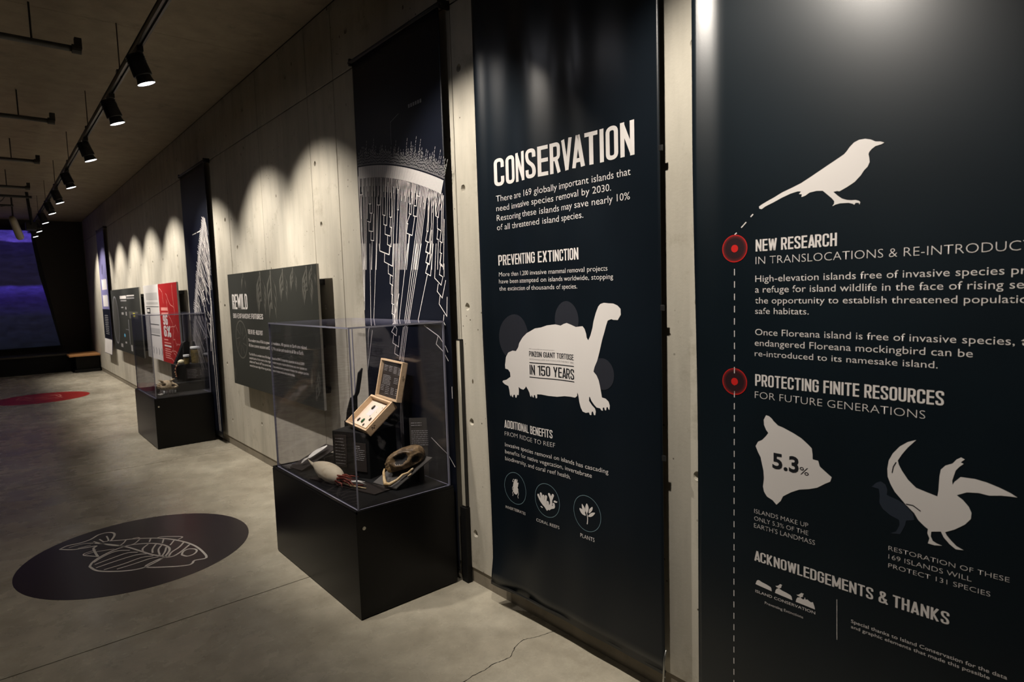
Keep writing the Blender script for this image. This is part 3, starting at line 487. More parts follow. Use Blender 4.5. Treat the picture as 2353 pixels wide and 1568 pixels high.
 'fish': [(1,[(-1.5739,4.584),(-1.5324,4.6177),(-1.4666,4.6129),(-1.4101,4.6356),(-1.3625,4.6897),(-1.3128,4.6911),(-1.2857,4.6522),(-1.2906,4.5892),(-1.3224,4.5067)]),(1,[(-1.5739,4.584),(-1.5145,4.5205),(-1.4514,4.4979),(-1.4,4.482),(-1.4168,4.4507),(-1.417,4.3605),(-1.4131,4.2817)]),(0.6,[(-1.5294,4.5746),(-1.4561,4.5833),(-1.4061,4.5478)]),(0.6,[(-1.4885,4.5211),(-1.4223,4.5228)]),(0.7,[(-1.3699,4.5959),(-1.3551,4.5195)]),(0.7,[(-1.328,4.6263),(-1.33,4.5282),(-1.3539,4.5294)]),(0.7,[(-1.4028,4.5777),(-1.3378,4.4397),(-1.2692,4.3453)]),(1,[(-1.3153,4.5081),(-1.2578,4.471),(-1.1928,4.435),(-1.1303,4.3817),(-1.0814,4.3334),(-1.0304,4.2604),(-0.9799,4.155),(-0.9476,4.0422),(-0.9355,3.9136),(-0.9429,3.8047),(-1.0014,3.8141),(-1.0226,3.7811),(-1.051,3.7743),(-1.1322,3.8261),(-1.2307,3.922),(-1.1549,3.9807),(-1.0998,3.9874)]),(0.7,[(-1.0927,4.3503),(-1.0636,4.3501),(-0.9717,4.2592),(-1.0011,4.2258)]),(0.6,[(-1.2112,4.4532),(-1.1827,4.4536),(-1.1744,4.4168)]),(1,[(-1.4677,4.1572),(-1.4417,4.225),(-1.3832,4.2895),(-1.3114,4.334),(-1.2419,4.3452),(-1.165,4.3047),(-1.1064,4.2388),(-1.0736,4.1528),(-1.0779,4.0788),(-1.1168,4.0041),(-1.1736,3.9515),(-1.2443,3.9172),(-1.3164,3.9383),(-1.3996,4.0059),(-1.4468,4.0694),(-1.4677,4.1572)]),(0.8,[(-1.442,4.1666),(-1.3627,4.1958),(-1.2742,4.2205),(-1.2261,4.1859)]),(0.8,[(-1.4422,4.1097),(-1.3386,4.1362),(-1.2389,4.1482),(-1.19,4.1203)]),(0.8,[(-1.4127,4.0474),(-1.3178,4.0572),(-1.2229,4.0834),(-1.1673,4.0584)]),(0.8,[(-1.3567,4.0041),(-1.2733,4.0138),(-1.1925,4.0294),(-1.1472,4.0216)]),(0.8,[(-1.4441,4.2037),(-1.3859,4.2673),(-1.3161,4.2998),(-1.2558,4.2535)]),(1,[(-1.4,4.5418),(-1.3303,4.4458),(-1.259,4.322),(-1.2108,4.1965),(-1.1643,4.0751),(-1.1019,3.9772)]),(0.7,[(-1.2456,4.4589),(-1.2666,4.4103),(-1.2914,4.3805)]),(0.7,[(-1.1795,4.4077),(-1.2123,4.3568),(-1.2419,4.3452)]),(0.7,[(-1.1255,4.3685),(-1.1421,4.315)]),(0.7,[(-1.0658,4.301),(-1.0863,4.2325)]),(0.7,[(-1.0221,4.2298),(-1.0573,4.1634)]),(0.8,[(-1.1555,4.279),(-1.1917,4.2295),(-1.201,4.1741)]),(0.8,[(-1.1196,4.2437),(-1.1496,4.1751),(-1.1614,4.1098)]),(0.8,[(-1.0958,4.2014),(-1.1253,4.1382),(-1.1356,4.0471)]),(0.8,[(-1.0817,4.1476),(-1.1025,4.0774),(-1.1262,4.0255)]),(0.9,[(-0.9839,4.1534),(-1.0229,4.0898),(-1.0757,4.0385),(-1.0998,3.9874)]),(0.9,[(-0.9662,4.0871),(-1.0252,4.0143),(-1.0763,3.9693),(-1.1152,3.9781)]),(0.9,[(-1.0387,3.9522),(-1.0217,3.9981),(-0.9892,4.0175),(-0.9602,3.989),(-0.9589,3.9492),(-0.9852,3.9122),(-1.0205,3.9098),(-1.0387,3.9522)]),(0.6,[(-1.4743,4.3663),(-1.4375,4.3806),(-1.3866,4.369),(-1.3232,4.3457)]),(0.7,[(-1.4743,4.3663),(-1.4155,4.2889)]),(0.6,[(-1.4743,4.3663),(-1.468,4.3978),(-1.4076,4.4154)])],
 'redfish': [[(-1.5623,12.2804),(-1.4949,12.5619),(-1.3863,12.4728),(-1.2313,12.5392),(-1.1013,12.5117),(-1.0047,12.4382),(-1.0007,12.1756)],[(-1.5623,12.2804),(-1.4565,12.1935),(-1.3643,11.9672),(-1.224,11.9949),(-1.1057,12.0945),(-1.0385,11.9731)],[(-1.4378,12.4933),(-1.3594,12.2365),(-1.2816,12.3057),(-1.1188,12.3606)],[(-1.1188,12.3606),(-1.0608,12.4191),(-1.0247,12.1626),(-0.9911,11.9978)],[(-1.3977,12.2024),(-1.3066,12.254),(-1.1759,12.1787)]],
 't2_lines': [[(3.216,2.0444),(3.271,1.6353)],[(3.4355,2.194),(3.4128,1.6415)],[(3.406,2.0819),(3.4337,1.6424)],[(3.2996,1.8056),(3.328,1.6378)],[(2.8698,1.8004),(2.9188,1.6201)]],
 't2_low': [[(3.4635,1.8012),(3.4686,1.533)],[(3.4476,1.8),(3.4548,1.5125)],[(3.4104,1.7972),(3.4659,1.4518)],[(3.3934,1.7959),(3.4675,1.3975)],[(3.033,1.7689),(3.0804,1.5249),(3.0937,1.3433)],[(3.0186,1.7678),(3.0824,1.3435)],[(3.003,1.7666),(3.0724,1.3437)],[(2.9875,1.7654),(3.06,1.3439)],[(2.9733,1.7644),(3.0477,1.3441)],[(2.9664,1.3089),(3.0314,1.1195)],[(2.9487,1.3093),(3.013,1.1207)],[(2.9807,1.3085),(3.0437,1.1186)],[(2.9334,1.3098),(2.9975,1.1187)],[(2.8253,1.7533),(2.9632,1.3457),(2.9389,1.3279),(2.9664,1.3089)],[(2.8034,1.7516),(2.9455,1.346),(2.9274,1.3251),(2.9487,1.3093)],[(2.7817,1.75),(2.9279,1.3464),(2.9123,1.3255)],[(2.7603,1.7484),(2.914,1.3466)],[(3.0098,1.4927),(3.0849,1.3434),(3.0593,1.3251),(3.0753,1.3122)],[(2.8924,1.7583),(3.0232,1.3446),(3.0064,1.3294)],[(3.4275,1.7985),(3.4775,1.479)],[(3.3294,1.7911),(3.3663,1.3381),(3.4069,1.2632),(3.4975,1.032),(3.4678,1.0344),(3.3529,1.2784)],[(3.2484,1.785),(3.3285,1.3388),(3.3119,1.2995)],[(3.2155,1.7825),(3.213,1.7412),(3.1002,1.712),(3.0819,1.7725)],[(3.1564,1.7218),(3.161,1.6749),(3.0691,1.6454),(3.0451,1.7698)],[(3.1177,1.6602),(3.1228,1.6073),(3.0718,1.5898)],[(3.1011,1.5971),(3.1093,1.5505),(3.073,1.5371)],[(3.0886,1.5437),(3.0986,1.4908),(3.078,1.4843)],[(3.0901,1.4876),(3.1011,1.4375),(3.0742,1.4313)],[(3.0891,1.4325),(3.1039,1.3809),(3.0796,1.3736)],[(3.0523,1.294),(3.0753,1.3122),(3.1163,1.2763),(3.0657,1.2559),(3.0523,1.294)],[(3.0926,1.2612),(3.1097,1.213),(3.043,1.1941),(3.0311,1.2573)],[(3.0793,1.2017),(3.0926,1.1535),(3.0477,1.1423)],[(2.7023,1.744),(2.7211,1.7057),(2.6908,1.6913),(2.6714,1.7417)],[(2.7008,1.6959),(2.7255,1.6491),(2.695,1.6362),(2.6702,1.69)],[(2.7104,1.6398),(2.7318,1.5951),(2.6869,1.5791),(2.651,1.7402)],[(2.7144,1.5887),(2.8232,1.3483),(2.8155,1.3337)],[(2.6258,1.7383),(2.6507,1.5666),(2.5961,1.5287),(2.5783,1.5697)],[(2.6204,1.5376),(2.6334,1.4987),(2.5908,1.4645),(2.555,1.5524)],[(2.6099,1.4759),(2.62,1.4339),(2.5579,1.3728),(2.5482,1.4697)],[(2.5819,1.3808),(2.5892,1.3471),(2.5712,1.3224)],[(2.7673,1.3213),(2.635,1.2695),(2.5785,1.2182),(2.5607,1.1911)],[(2.6421,1.2692),(2.6615,1.2283),(2.5955,1.1891),(2.5589,1.1462)],[(2.425,1.019),(2.3388,0.9582)],[(2.5638,1.6352),(2.5685,1.5694)],[(2.5852,1.6803),(2.5986,1.6314),(2.5748,1.6192)],[(2.5937,1.6312),(2.6072,1.5818),(2.5783,1.5697)]],
 't2_top': [[(3.4421,2.1982),(3.4493,1.9465),(3.4407,1.6427)],[(3.4255,2.1957),(3.4381,1.9453),(3.4267,1.6421)],[(3.3736,2.1876),(3.4128,1.6415)],[(3.3537,2.1813),(3.4017,1.641)],[(3.3337,2.1782),(3.3906,1.6405)],[(3.3165,2.1756),(3.3477,1.9359)],[(3.4145,2.1939),(3.4291,2.0882),(3.3947,2.0836),(3.3831,2.189)],[(3.4126,2.086),(3.4214,1.9436)],[(3.2945,2.1691),(3.317,2.0202),(3.2933,2.0173),(3.2775,2.1664)],[(3.3038,2.0186),(3.3094,1.9662),(3.2805,1.963),(3.2517,2.1625)],[(3.2936,1.9645),(3.3082,1.9142)],[(3.3477,1.9232),(3.3084,1.913)],[(3.3283,1.915),(3.3336,1.8651),(3.2836,1.8575),(3.2678,1.9585)],[(3.3073,1.8596),(3.3152,1.8099),(3.2786,1.8039),(3.23,2.1591)],[(3.2996,1.8056),(3.324,1.6376)],[(3.2009,2.1546),(3.2165,2.0017),(3.1824,1.9976),(3.161,2.1484)],[(3.2013,1.9999),(3.244,1.7701),(3.267,1.6352)],[(3.1833,2.1519),(3.1946,2.0537)],[(3.1306,2.1408),(3.1567,1.9401),(3.1263,1.9319),(3.0979,2.1357)],[(3.1421,1.9355),(3.1496,1.8849),(3.1134,1.8753),(3.0762,2.1088)],[(3.1314,1.88),(3.1401,1.8294),(3.0802,1.8135),(3.0639,1.8586)],[(3.1088,1.8207),(3.1174,1.7701),(3.0736,1.7549),(3.016,2.0766)],[(3.0939,1.7593),(3.1045,1.7118)],[(3.149,2.1436),(3.2122,1.74),(3.1045,1.7118)],[(3.1529,1.7239),(3.1639,1.6756),(3.0718,1.6466),(2.9987,2.0741)],[(3.1153,1.6639),(3.1211,1.6289)],[(3.055,2.1291),(3.0786,1.9196),(3.055,1.9141),(3.0315,2.1255)],[(3.0669,1.9154),(3.0779,1.8629),(3.0543,1.8577)],[(2.9783,2.1058),(2.9773,2.0537),(2.9602,2.0513),(2.9556,2.1024)],[(2.9693,2.0526),(2.987,1.9476),(2.9732,1.946),(2.941,2.1001)],[(2.9835,1.9472),(3.0401,1.6254)],[(2.9278,2.0953),(3.0106,1.6241)],[(2.9144,2.0933),(2.9955,1.6234)],[(2.9012,2.0913),(2.9792,1.6227)],[(2.8882,2.0865),(2.9642,1.6221)],[(2.8754,2.0818),(2.9471,1.6213)],[(2.8647,2.0774),(2.9335,1.6207)],[(2.8542,2.073),(2.8591,1.9639),(2.8451,1.9622),(2.8201,2.0652)],[(2.8526,1.9631),(2.8656,1.9138),(2.8465,1.9071),(2.8077,2.0605)],[(2.8572,1.91),(2.8941,1.8655),(2.879,1.8611)],[(2.8865,1.8636),(2.9019,1.8146),(2.8449,1.7971),(2.8109,1.8937)],[(2.7942,2.0558),(2.8255,1.8981),(2.792,1.89),(2.7626,1.9907)],[(2.8169,1.9503),(2.7928,1.9446),(2.7735,2.05)],[(2.7832,1.9962),(2.7575,1.99),(2.7459,2.0433)],[(2.8748,1.8065),(2.9188,1.6201)],[(2.733,2.0359),(2.7815,1.8877),(2.8688,1.6179)],[(2.7198,2.034),(2.8523,1.6172)],[(2.7068,2.0295),(2.8371,1.6166)],[(2.694,2.0249),(2.8231,1.616)],[(2.6812,2.0204),(2.8081,1.6153)],[(2.6735,2.0166),(2.6907,1.8589),(2.7048,1.8083),(2.6929,1.8045),(2.6589,2.0119)],[(2.7,1.8051),(2.7189,1.7589),(2.6872,1.7476),(2.6569,1.8419)],[(2.701,1.752),(2.7233,1.7022),(2.6883,1.6928),(2.6593,1.8096)],[(2.7034,1.6954),(2.7254,1.6496),(2.6924,1.6396),(2.6664,1.7558)],[(2.7054,1.643),(2.7201,1.6115)],[(2.6473,2.0076),(2.6598,1.8422)],[(2.635,2.0005),(2.6385,1.8885),(2.6745,1.6095)],[(2.6206,1.9959),(2.6198,1.8757),(2.5963,1.8652),(2.5732,1.9841)],[(2.6057,1.8689),(2.6098,1.8131),(2.5772,1.7968),(2.5564,1.9792)],[(2.6051,1.81),(2.6166,1.76),(2.6013,1.7561)],[(2.6064,1.9913),(2.6178,1.8766)],[(2.6042,1.7563),(2.622,1.6073)],[(2.5772,1.7968),(2.5923,1.7473),(2.5718,1.7378)],[(2.5831,1.7413),(2.5944,1.6912),(2.5775,1.6847)],[(2.587,1.6864),(2.6,1.6403),(2.5779,1.6258)],[(2.546,1.9673),(2.5699,1.7376)],[(2.5466,1.852),(2.5717,1.6051)]],
 't2_arc': [[(2.7439,0.7253),(2.6548,0.6849),(2.5931,0.6596),(2.535,0.6058)]],
 't1_band': [(6.8163,2.3093),(6.9463,2.157),(7.0966,1.9433),(7.2311,1.7199),(7.3708,1.4879),(7.5069,1.2168),(7.5888,1.0155)],
 't1_in': [(6.8468,2.121),(6.8963,2.0145),(6.8345,1.9001),(6.8026,1.7332),(6.8109,1.5675),(6.7962,1.373),(6.8765,1.1611),(6.9066,0.9469)],
 't1_bits': [[(7.0472,2.0813),(6.7739,1.8419)],[(7.1127,1.9443),(6.8,1.6088)],[(7.1903,1.8051),(6.8971,1.5689)],[(7.2393,1.6911),(6.9938,1.4996),(7.0772,1.486)],[(7.3001,1.5756),(6.8614,1.3164)],[(7.3705,1.4285),(6.8617,1.218)],[(7.438,1.2936),(7.0488,1.0979),(7.1378,1.0652)],[(7.489,1.1566),(7.1465,0.9331)],[(6.8749,1.9024),(6.8,1.6088)],[(6.8417,1.8729),(6.7713,1.7183)],[(7.076,1.6862),(7.0129,1.585),(7.0805,1.572)],[(6.9796,2.132),(6.8557,2.0117)],[(6.9875,1.2291),(6.8651,1.0485)],[(7.2229,1.2529),(6.9732,1.0865)],[(6.7591,1.8412),(6.8113,1.3729),(6.8665,0.807)],[(6.8214,1.3728),(6.9066,0.9469)],[(7.3247,2.1824),(6.9886,2.1955)]],
 'bracket': [(-0.097,1.0494),(-0.1231,1.0227),(-0.1437,0.9153),(-0.1541,0.8913),(-0.1819,0.8766),(-0.2056,0.8059),(-0.2164,0.7403),(-0.1479,0.7119),(-0.1423,0.7792),(-0.1384,0.8807),(-0.1234,0.9041),(-0.1051,0.9867),(-0.0945,1.0449)],
 'leaning': [(-0.1157,1.0248),(-0.0777,1.0083),(-0.0905,0.8575),(-0.0974,0.793),(-0.2373,0.8015),(-0.1929,0.8886),(-0.1464,1.003)],
}

# ------------------------------------------------------------------ room shell
G = 0.003
FLOOR_Y = [-3.0, -1.6, 0.05, 1.0, 3.145, 6.4, 9.62, 12.9, 17.6]
YJ = [-3.0, -1.39, -0.09, 1.7, 2.51, 3.81, 4.23, 5.25, 6.17, 7.42, 8.66, 9.9, 11.1, 12.3, 13.5, 14.7, 15.9, 17.1]
ZJ = [0.075, 2.865, 3.33]
fl = struct('floor')
FJ = [-3.0, 0.0, 3.145, 6.4, 9.62, 12.9, 17.4]
bm = bmesh.new(); box(bm, (-7, -3, -0.12), (0.25, 17.4, -0.012)); mk('sub_base', bm, M['joint'], fl)
for a, b in zip(FJ, FJ[1:]):
    for xa, xb in ((-7, -3.6), (-3.6, 0.02)):
        bm = bmesh.new(); box(bm, (xa + G, a + G, -0.05), (xb - G, b - G, 0.0), 0.0015); mk('floor_slab', bm, M['floor'], fl)
crk = [(-0.01, 1.872), (-0.055, 1.882), (-0.105, 1.892), (-0.13, 1.905), (-0.165, 1.917), (-0.205, 1.905), (-0.235, 1.892), (-0.262, 1.871), (-0.285, 1.858), (-0.33, 1.863), (-0.36, 1.872), (-0.41, 1.862), (-0.47, 1.866), (-0.53, 1.858), (-0.62, 1.866), (-0.75, 1.85)]
cpts = []
for i in range(len(crk) - 1):
    a, b = Vector(crk[i]), Vector(crk[i + 1])
    for k in range(4):
        cpts.append(a.lerp(b, k / 4) + Vector((random.uniform(-.002, .002), random.uniform(-.002, .002))))
bm = bmesh.new()
for i in range(len(cpts) - 1):
    w = random.uniform(0.0018, 0.0045)
    for q in ribbon2(cpts[i:i + 2], w):
        bm.faces.new([bm.verts.new((p.x, p.y, 0.0006)) for p in q])
mk('crack', bm, M['crack'], fl)

wr = struct('wall_right')
bm = bmesh.new(); box(bm, (0.03, -3, -0.02), (0.3, 17.4, 3.45)); mk('backing', bm, M['joint'], wr)
HOLES = [(2.45, z) for z in (0.267, .843, 1.419, 1.991, 2.555)] + [(4.11, z) for z in (.27, .838, 1.412, 1.983)] + [(4.16, 2.40)] + \
        [(1.165, z) for z in (0.843, 2.27)] + [(5.27, z) for z in (.338, 1.93)] + [(5.62, 0.36), (5.98, 1.956), (6.30, 2.24), (6.74, 2.092), (6.5, 1.42), (6.55, .84), (6.5, .27), (6.2, .62)] + \
        [(y, z) for y in (8.3, 9.1, 9.75, 10.6, 11.5, 12.6) for z in (2.02,)] + [(3.6, 3.1), (4.6, 3.1), (5.6, 3.1), (6.8, 3.1), (8.0, 3.1), (2.6, 3.1), (9.4, 3.1)]
def panel(y0, y1, z0, z1, holes):
    bm = bmesh.new(); c = 0.0025
    outer = [(y0 + G, z0 + G), (y1 - G, z0 + G), (y1 - G, z1 - G), (y0 + G, z1 - G)]
    inn = [(y0 + G + c, z0 + G + c), (y1 - G - c, z0 + G + c), (y1 - G - c, z1 - G - c), (y0 + G + c, z1 - G - c)]
    vi = [bm.verts.new((0, *p)) for p in inn]; vo = [bm.verts.new((c, *p)) for p in outer]; vb = [bm.verts.new((0.028, *p)) for p in outer]
    ee = []
    for i in range(4):
        j = (i + 1) % 4
        bm.faces.new((vi[i], vi[j], vo[j], vo[i])); bm.faces.new((vo[i], vo[j], vb[j], vb[i]))
        ee.append(bm.edges.get((vi[i], vi[j])))
    for (y, z) in holes:
        ra = random.uniform(0.016, 0.019); n = 14
        jit = [random.uniform(0.93, 1.1) for _ in range(n)]
        A = [bm.verts.new((0, y + ra * jit[k] * math.cos(k * 2 * PI / n), z + ra * 1.05 * jit[k] * math.sin(k * 2 * PI / n))) for k in range(n)]
        Bv = [bm.verts.new((0.022, y + ra * .55 * math.cos(k * 2 * PI / n), z + ra * .55 * math.sin(k * 2 * PI / n))) for k in range(n)]
        for k in range(n):
            j = (k + 1) % n; ee.append(bm.edges.new((A[k], A[j])))
            bm.faces.new((A[k], A[j], Bv[j], Bv[k]))
        bm.faces.new(Bv).material_index = 1
    bmesh.ops.triangle_fill(bm, edges=ee, use_beauty=True, use_dissolve=False)
    bmesh.ops.recalc_face_normals(bm, faces=bm.faces[:])
    mk('concrete_panel', bm, [M['wall'], M['hole']], wr)
for a, b in zip(YJ, YJ[1:]):
    for c, d in zip(ZJ, ZJ[1:]):
        panel(a, b, c, d, [h for h in HOLES if a + .04 < h[0] < b - .04 and c + .04 < h[1] < d - .04])
kb = struct('baseboard_right')
bm = bmesh.new(); box(bm, (0.008, -3, 0), (0.03, 17.4, 0.078)); mk('kicker', bm, M['kicker'], kb)

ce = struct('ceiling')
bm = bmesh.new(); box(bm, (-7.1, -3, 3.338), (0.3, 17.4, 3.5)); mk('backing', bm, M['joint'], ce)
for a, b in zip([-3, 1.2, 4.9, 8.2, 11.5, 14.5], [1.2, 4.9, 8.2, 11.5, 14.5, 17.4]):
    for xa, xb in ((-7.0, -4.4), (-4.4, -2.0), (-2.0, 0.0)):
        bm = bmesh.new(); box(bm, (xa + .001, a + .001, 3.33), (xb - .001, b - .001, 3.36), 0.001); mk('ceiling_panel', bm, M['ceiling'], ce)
for nm, lo, hi in (('wall_end', (-7, 17.3, 0), (0.0, 17.5, 3.34)), ('wall_left', (-7.2, -3, 0), (-7, 17.4, 3.34)), ('wall_back', (-7, -3.2, 0), (0.0, -3.0, 3.34))):
    w = bpy.data.objects.new('x', None)
    bm = bmesh.new(); box(bm, lo, hi); o = mk(nm, bm, M['matt_black'] if nm != 'wall_end' else M['ceiling']); o['kind'] = 'structure'
    if nm == 'wall_end': o.data.materials[0] = mat('dark_end_wall', (0.030, 0.026, 0.022), 0.8)

# projection and stage at the far end
t = thing('projection_screen', (-2.5, 17.2, 0), 'glowing violet and blue projected image at the far end of the hall', 'screen')
def prism_y(poly, y0, y1, material, name, parent):
    bm = bmesh.new()
    A = [bm.verts.new((p[0], y0, p[1])) for p in poly]; B = [bm.verts.new((p[0], y1, p[1])) for p in poly]
    bm.faces.new(A); bm.faces.new(B[::-1])
    for i in range(len(poly)): bm.faces.new((A[i], B[i], B[(i + 1) % len(poly)], A[(i + 1) % len(poly)]))
    bmesh.ops.recalc_face_normals(bm, faces=bm.faces[:]); return mk(name, bm, material, parent)
prism_y([(-5.5, 0.50), (-0.60, 0.545), (-0.72, 1.30), (-0.86, 2.1), (-0.94, 2.92), (-0.93, 3.08), (-5.5, 3.08)], 17.10, 17.13, M['screen'], 'projected_picture', t)
prism_y([(-5.55, 0.46), (-0.56, 0.50), (-0.9, 3.14), (-5.55, 3.14)], 17.14, 17.24, M['matt_black'], 'screen_backing', t)
t = thing('stage_platform', (-3.0, 16.6, 0), 'long low black platform under the projected image', 'platform')
bm = bmesh.new(); box(bm, (-6.5, 16.45, 0.0), (-0.5, 17.05, 0.36), 0.005); mk('plinth', bm, M['matt_black'], t)
bm = bmesh.new(); box(bm, (-6.5, 16.40, 0.36), (-0.5, 17.08, 0.40), 0.004); mk('top_board', bm, mat('dark_stage_board', (0.035, 0.03, 0.024), 0.6), t)
t = thing('wooden_bench', (-0.28, 16.1, 0), 'orange wooden topped bench in the far corner by the concrete wall', 'bench')
bm = bmesh.new(); box(bm, (-0.56, 15.85, 0.345), (-0.01, 16.8, 0.385), 0.006); mk('seat', bm, M['bench_wood'], t)
bm = bmesh.new(); box(bm, (-0.44, 15.95, 0.06), (-0.02, 16.7, 0.345), 0.004); mk('cabinet', bm, M['matt_black'], t)
bm = bmesh.new(); box(bm, (-0.47, 15.9, 0.0), (-0.02, 16.7, 0.06), 0.004); mk('base', bm, M['matt_black'], t)

# ------------------------------------------------------------------ track lighting
LY = [0.95, 2.35, 4.27, 5.33, 6.84, 8.55, 9.92, 11.15, 12.5, 14.0, 15.1]
TX, TZ = -1.0, 2.995
t = thing('lighting_track', (TX, 6.5, TZ), 'long black suspended lighting track running parallel to the concrete wall', 'lighting track')
for a, b in zip([-2.0, 1.9, 4.885, 8.24, 11.6, 14.9], [1.9, 4.885, 8.24, 11.6, 14.9, 16.6]):
    bm = bmesh.new()
    box(bm, (TX - .018, a, TZ - .020), (TX - .006, b, TZ + .018), 0.001); box(bm, (TX + .006, a, TZ - .020), (TX + .018, b, TZ + .018), 0.001)
    box(bm, (TX - .018, a, TZ + .006), (TX + .018, b, TZ + .0205), 0.001); mk('rail', bm, M['track'], t)
    bm = bmesh.new(); box(bm, (TX - .0055, a + .02, TZ - .008), (TX + .0055, b - .02, TZ + .004)); mk('conductor_slot', bm, M['track_slot'], t)
for y in (-0.2, 1.5, 3.19, 4.885, 6.577, 8.24, 9.965, 11.65, 13.35, 15.0):
    bm = bmesh.new(); tube(bm, [(TX, y, TZ + .02), (TX, y, 3.331)], 0.004, 6); mk('hanger_rod', bm, mat('rod_steel', (0.10, 0.08, 0.06), 0.5, 0.6) if 'rs' not in M else M['rs'], t)
    bm = bmesh.new(); box(bm, (TX - .022, y - .02, TZ + .012), (TX + .022, y + .02, TZ + .032), .003); mk('hanger_clip', bm, M['track'], t)

def spotlight(y):
    r = thing('track_spotlight', (TX, y, TZ), '', 'spotlight', 'spotlights clipped to the lighting track')
    bm = bmesh.new(); box(bm, (TX - .017, y - .07, TZ - .050), (TX + .017, y + .07, TZ - .018), .004); mk('adapter', bm, M['lamp_body'], r)
    bm = bmesh.new(); tube(bm, [(TX, y + .02, TZ - .045), (TX, y + .02, TZ - .078)], .011, 10)
    tube(bm, [(TX - .03, y + .01, TZ - .075), (TX + .03, y + .01, TZ - .075)], .008, 8)
    mk('swivel_arm', bm, M['lamp_body'], r)
    ax = Vector((math.cos(math.radians(71)), 0, -math.sin(math.radians(71)))).normalized()
    o = Vector((TX - 0.012, y, TZ - .085))
    bm = bmesh.new(); tube(bm, [o - ax * .035, o - ax * .03, o + ax * .085, o + ax * .09], [.034, .046, .052, .049], 20)
    for k in range(4): tube(bm, [o - ax * (.025 - k * .012), o - ax * (.021 - k * .012)], [.0515] * 2, 20)
    mk('lamp_body', bm, M['lamp_body'], r)
    bm = bmesh.new(); tube(bm, [o + ax * .088, o + ax * .105, o + ax * .135], [.040, .042, .050], 20, caps=False); mk('snoot', bm, M['lamp_body'], r)
    bm = bmesh.new(); tube(bm, [o + ax * .128, o + ax * .133], [.047, .047], 24); mk('lens', bm, M['lamp_lens'], r)
    L = bpy.data.lights.new('beam', 'SPOT'); L.energy = LAMP_POWER; L.color = LAMP_COLOR; L.spot_size = math.radians(72); L.spot_blend = 0.35; L.shadow_soft_size = 0.022
    lo = bpy.data.objects.new('beam', L); COL.objects.link(lo)
    aim = Vector((math.cos(math.radians(51)), 0, -math.sin(math.radians(51))))
    lo.matrix_world = Matrix.Translation(o + ax * .14) @ aim.to_track_quat('-Z', 'Y').to_matrix().to_4x4()
    lo.parent = r; lo.matrix_parent_inverse = Matrix.Translation(-r.location)
    return r
def dup(root, loc):
    r = root.copy(); COL.objects.link(r); r.location = loc
    for ch in list(root.children):
        c = ch.copy(); COL.objects.link(c); c.parent = r; c.matrix_parent_inverse = ch.matrix_parent_inverse.copy()
        for g in ch.children:
            d = g.copy(); COL.objects.link(d); d.parent = c; d.matrix_parent_inverse = g.matrix_parent_inverse.copy()
    return r
ordn = ['above the widest navy banner', 'above the tortoise banner',
        'nearest in view, largest in the row of lit spotlights', 'second in view from the near end', 'third in view, before the largest gap', 'fourth in view along the row',
        'fifth in view along the row', 'sixth in view along the row', 'seventh in view along the row', 'eighth in view, second last of the row', 'last and farthest in the row, in front of the violet screen']
POW = {0.95: .90, 2.35: .95}
sp0 = None
def set_beam(root, energy, down, lean, size, blend):
    for c in root.children:
        if c.type == 'LIGHT':
            c.data = c.data.copy(); c.data.energy = energy; c.data.spot_size = math.radians(size); c.data.spot_blend = blend
            a = Vector((math.cos(math.radians(down)), lean, -math.sin(math.radians(down))))
            loc = c.matrix_basis.to_translation(); c.matrix_basis = Matrix.Translation(loc) @ a.to_track_quat('-Z', 'Y').to_matrix().to_4x4()
for y, w in zip(LY, ordn):
    s = spotlight(y) if sp0 is None else dup(sp0, (TX, y, TZ))
    if sp0 is None: sp0 = s
    if y > 6.5: set_beam(s, LAMP_POWER * 1.15, 57, -.1, 84, .65)
    if y in (4.27, 5.33): set_beam(s, LAMP_POWER, 54, -.1, 84, .75)
    if y in POW: set_beam(s, LAMP_POWER * POW[y], 53, 0, 80, .65)
    s['label'] = 'black track spotlight ' + w

# added unseen lamps: one brightens the nearer case, a second track washes the floor
t = thing('lighting_track', (-2.6, 6.0, TZ), 'added second black lighting track over the open floor, out of view left of the visible row', 'lighting track')
for a, b in ((-2.0, 3.0), (3.0, 8.0), (8.0, 13.0)):
    bm = bmesh.new(); box(bm, (-2.618, a, TZ - .02), (-2.582, b, TZ + .02), .001); mk('rail', bm, M['track'], t)
for y in (-1.5, 3.0, 8.0, 12.5):
    bm = bmesh.new(); tube(bm, [(-2.6, y, TZ + .02), (-2.6, y, 3.331)], 0.004, 6); mk('hanger_rod', bm, M['track'], t)
for x, y, vec, pw, size, w in ((TX, 2.78, (.43, .14, -.90), .85, 50, 'added out of view overhead to brighten the nearer display case'),
                               (-2.6, 1.2, (.40, .15, -1), .09, 84, 'nearest on the added unseen track'), (-2.6, 3.4, (.50, .20, -1), .22, 70, 'second on the added unseen track'),
                               (-2.6, 7.2, (.50, .15, -1), .09, 84, 'third on the added unseen track'), (-2.6, 10.8, (.50, .15, -1), .08, 84, 'fourth on the added unseen track')):
    s = dup(sp0, (x, y, TZ)); s['label'] = 'black track spotlight, ' + w; set_beam(s, LAMP_POWER * pw, 60, 0, size, .7)
    for c in s.children:
        if c.type == 'LIGHT': c.matrix_basis = Matrix.Translation(c.matrix_basis.to_translation()) @ Vector(vec).to_track_quat('-Z', 'Y').to_matrix().to_4x4()

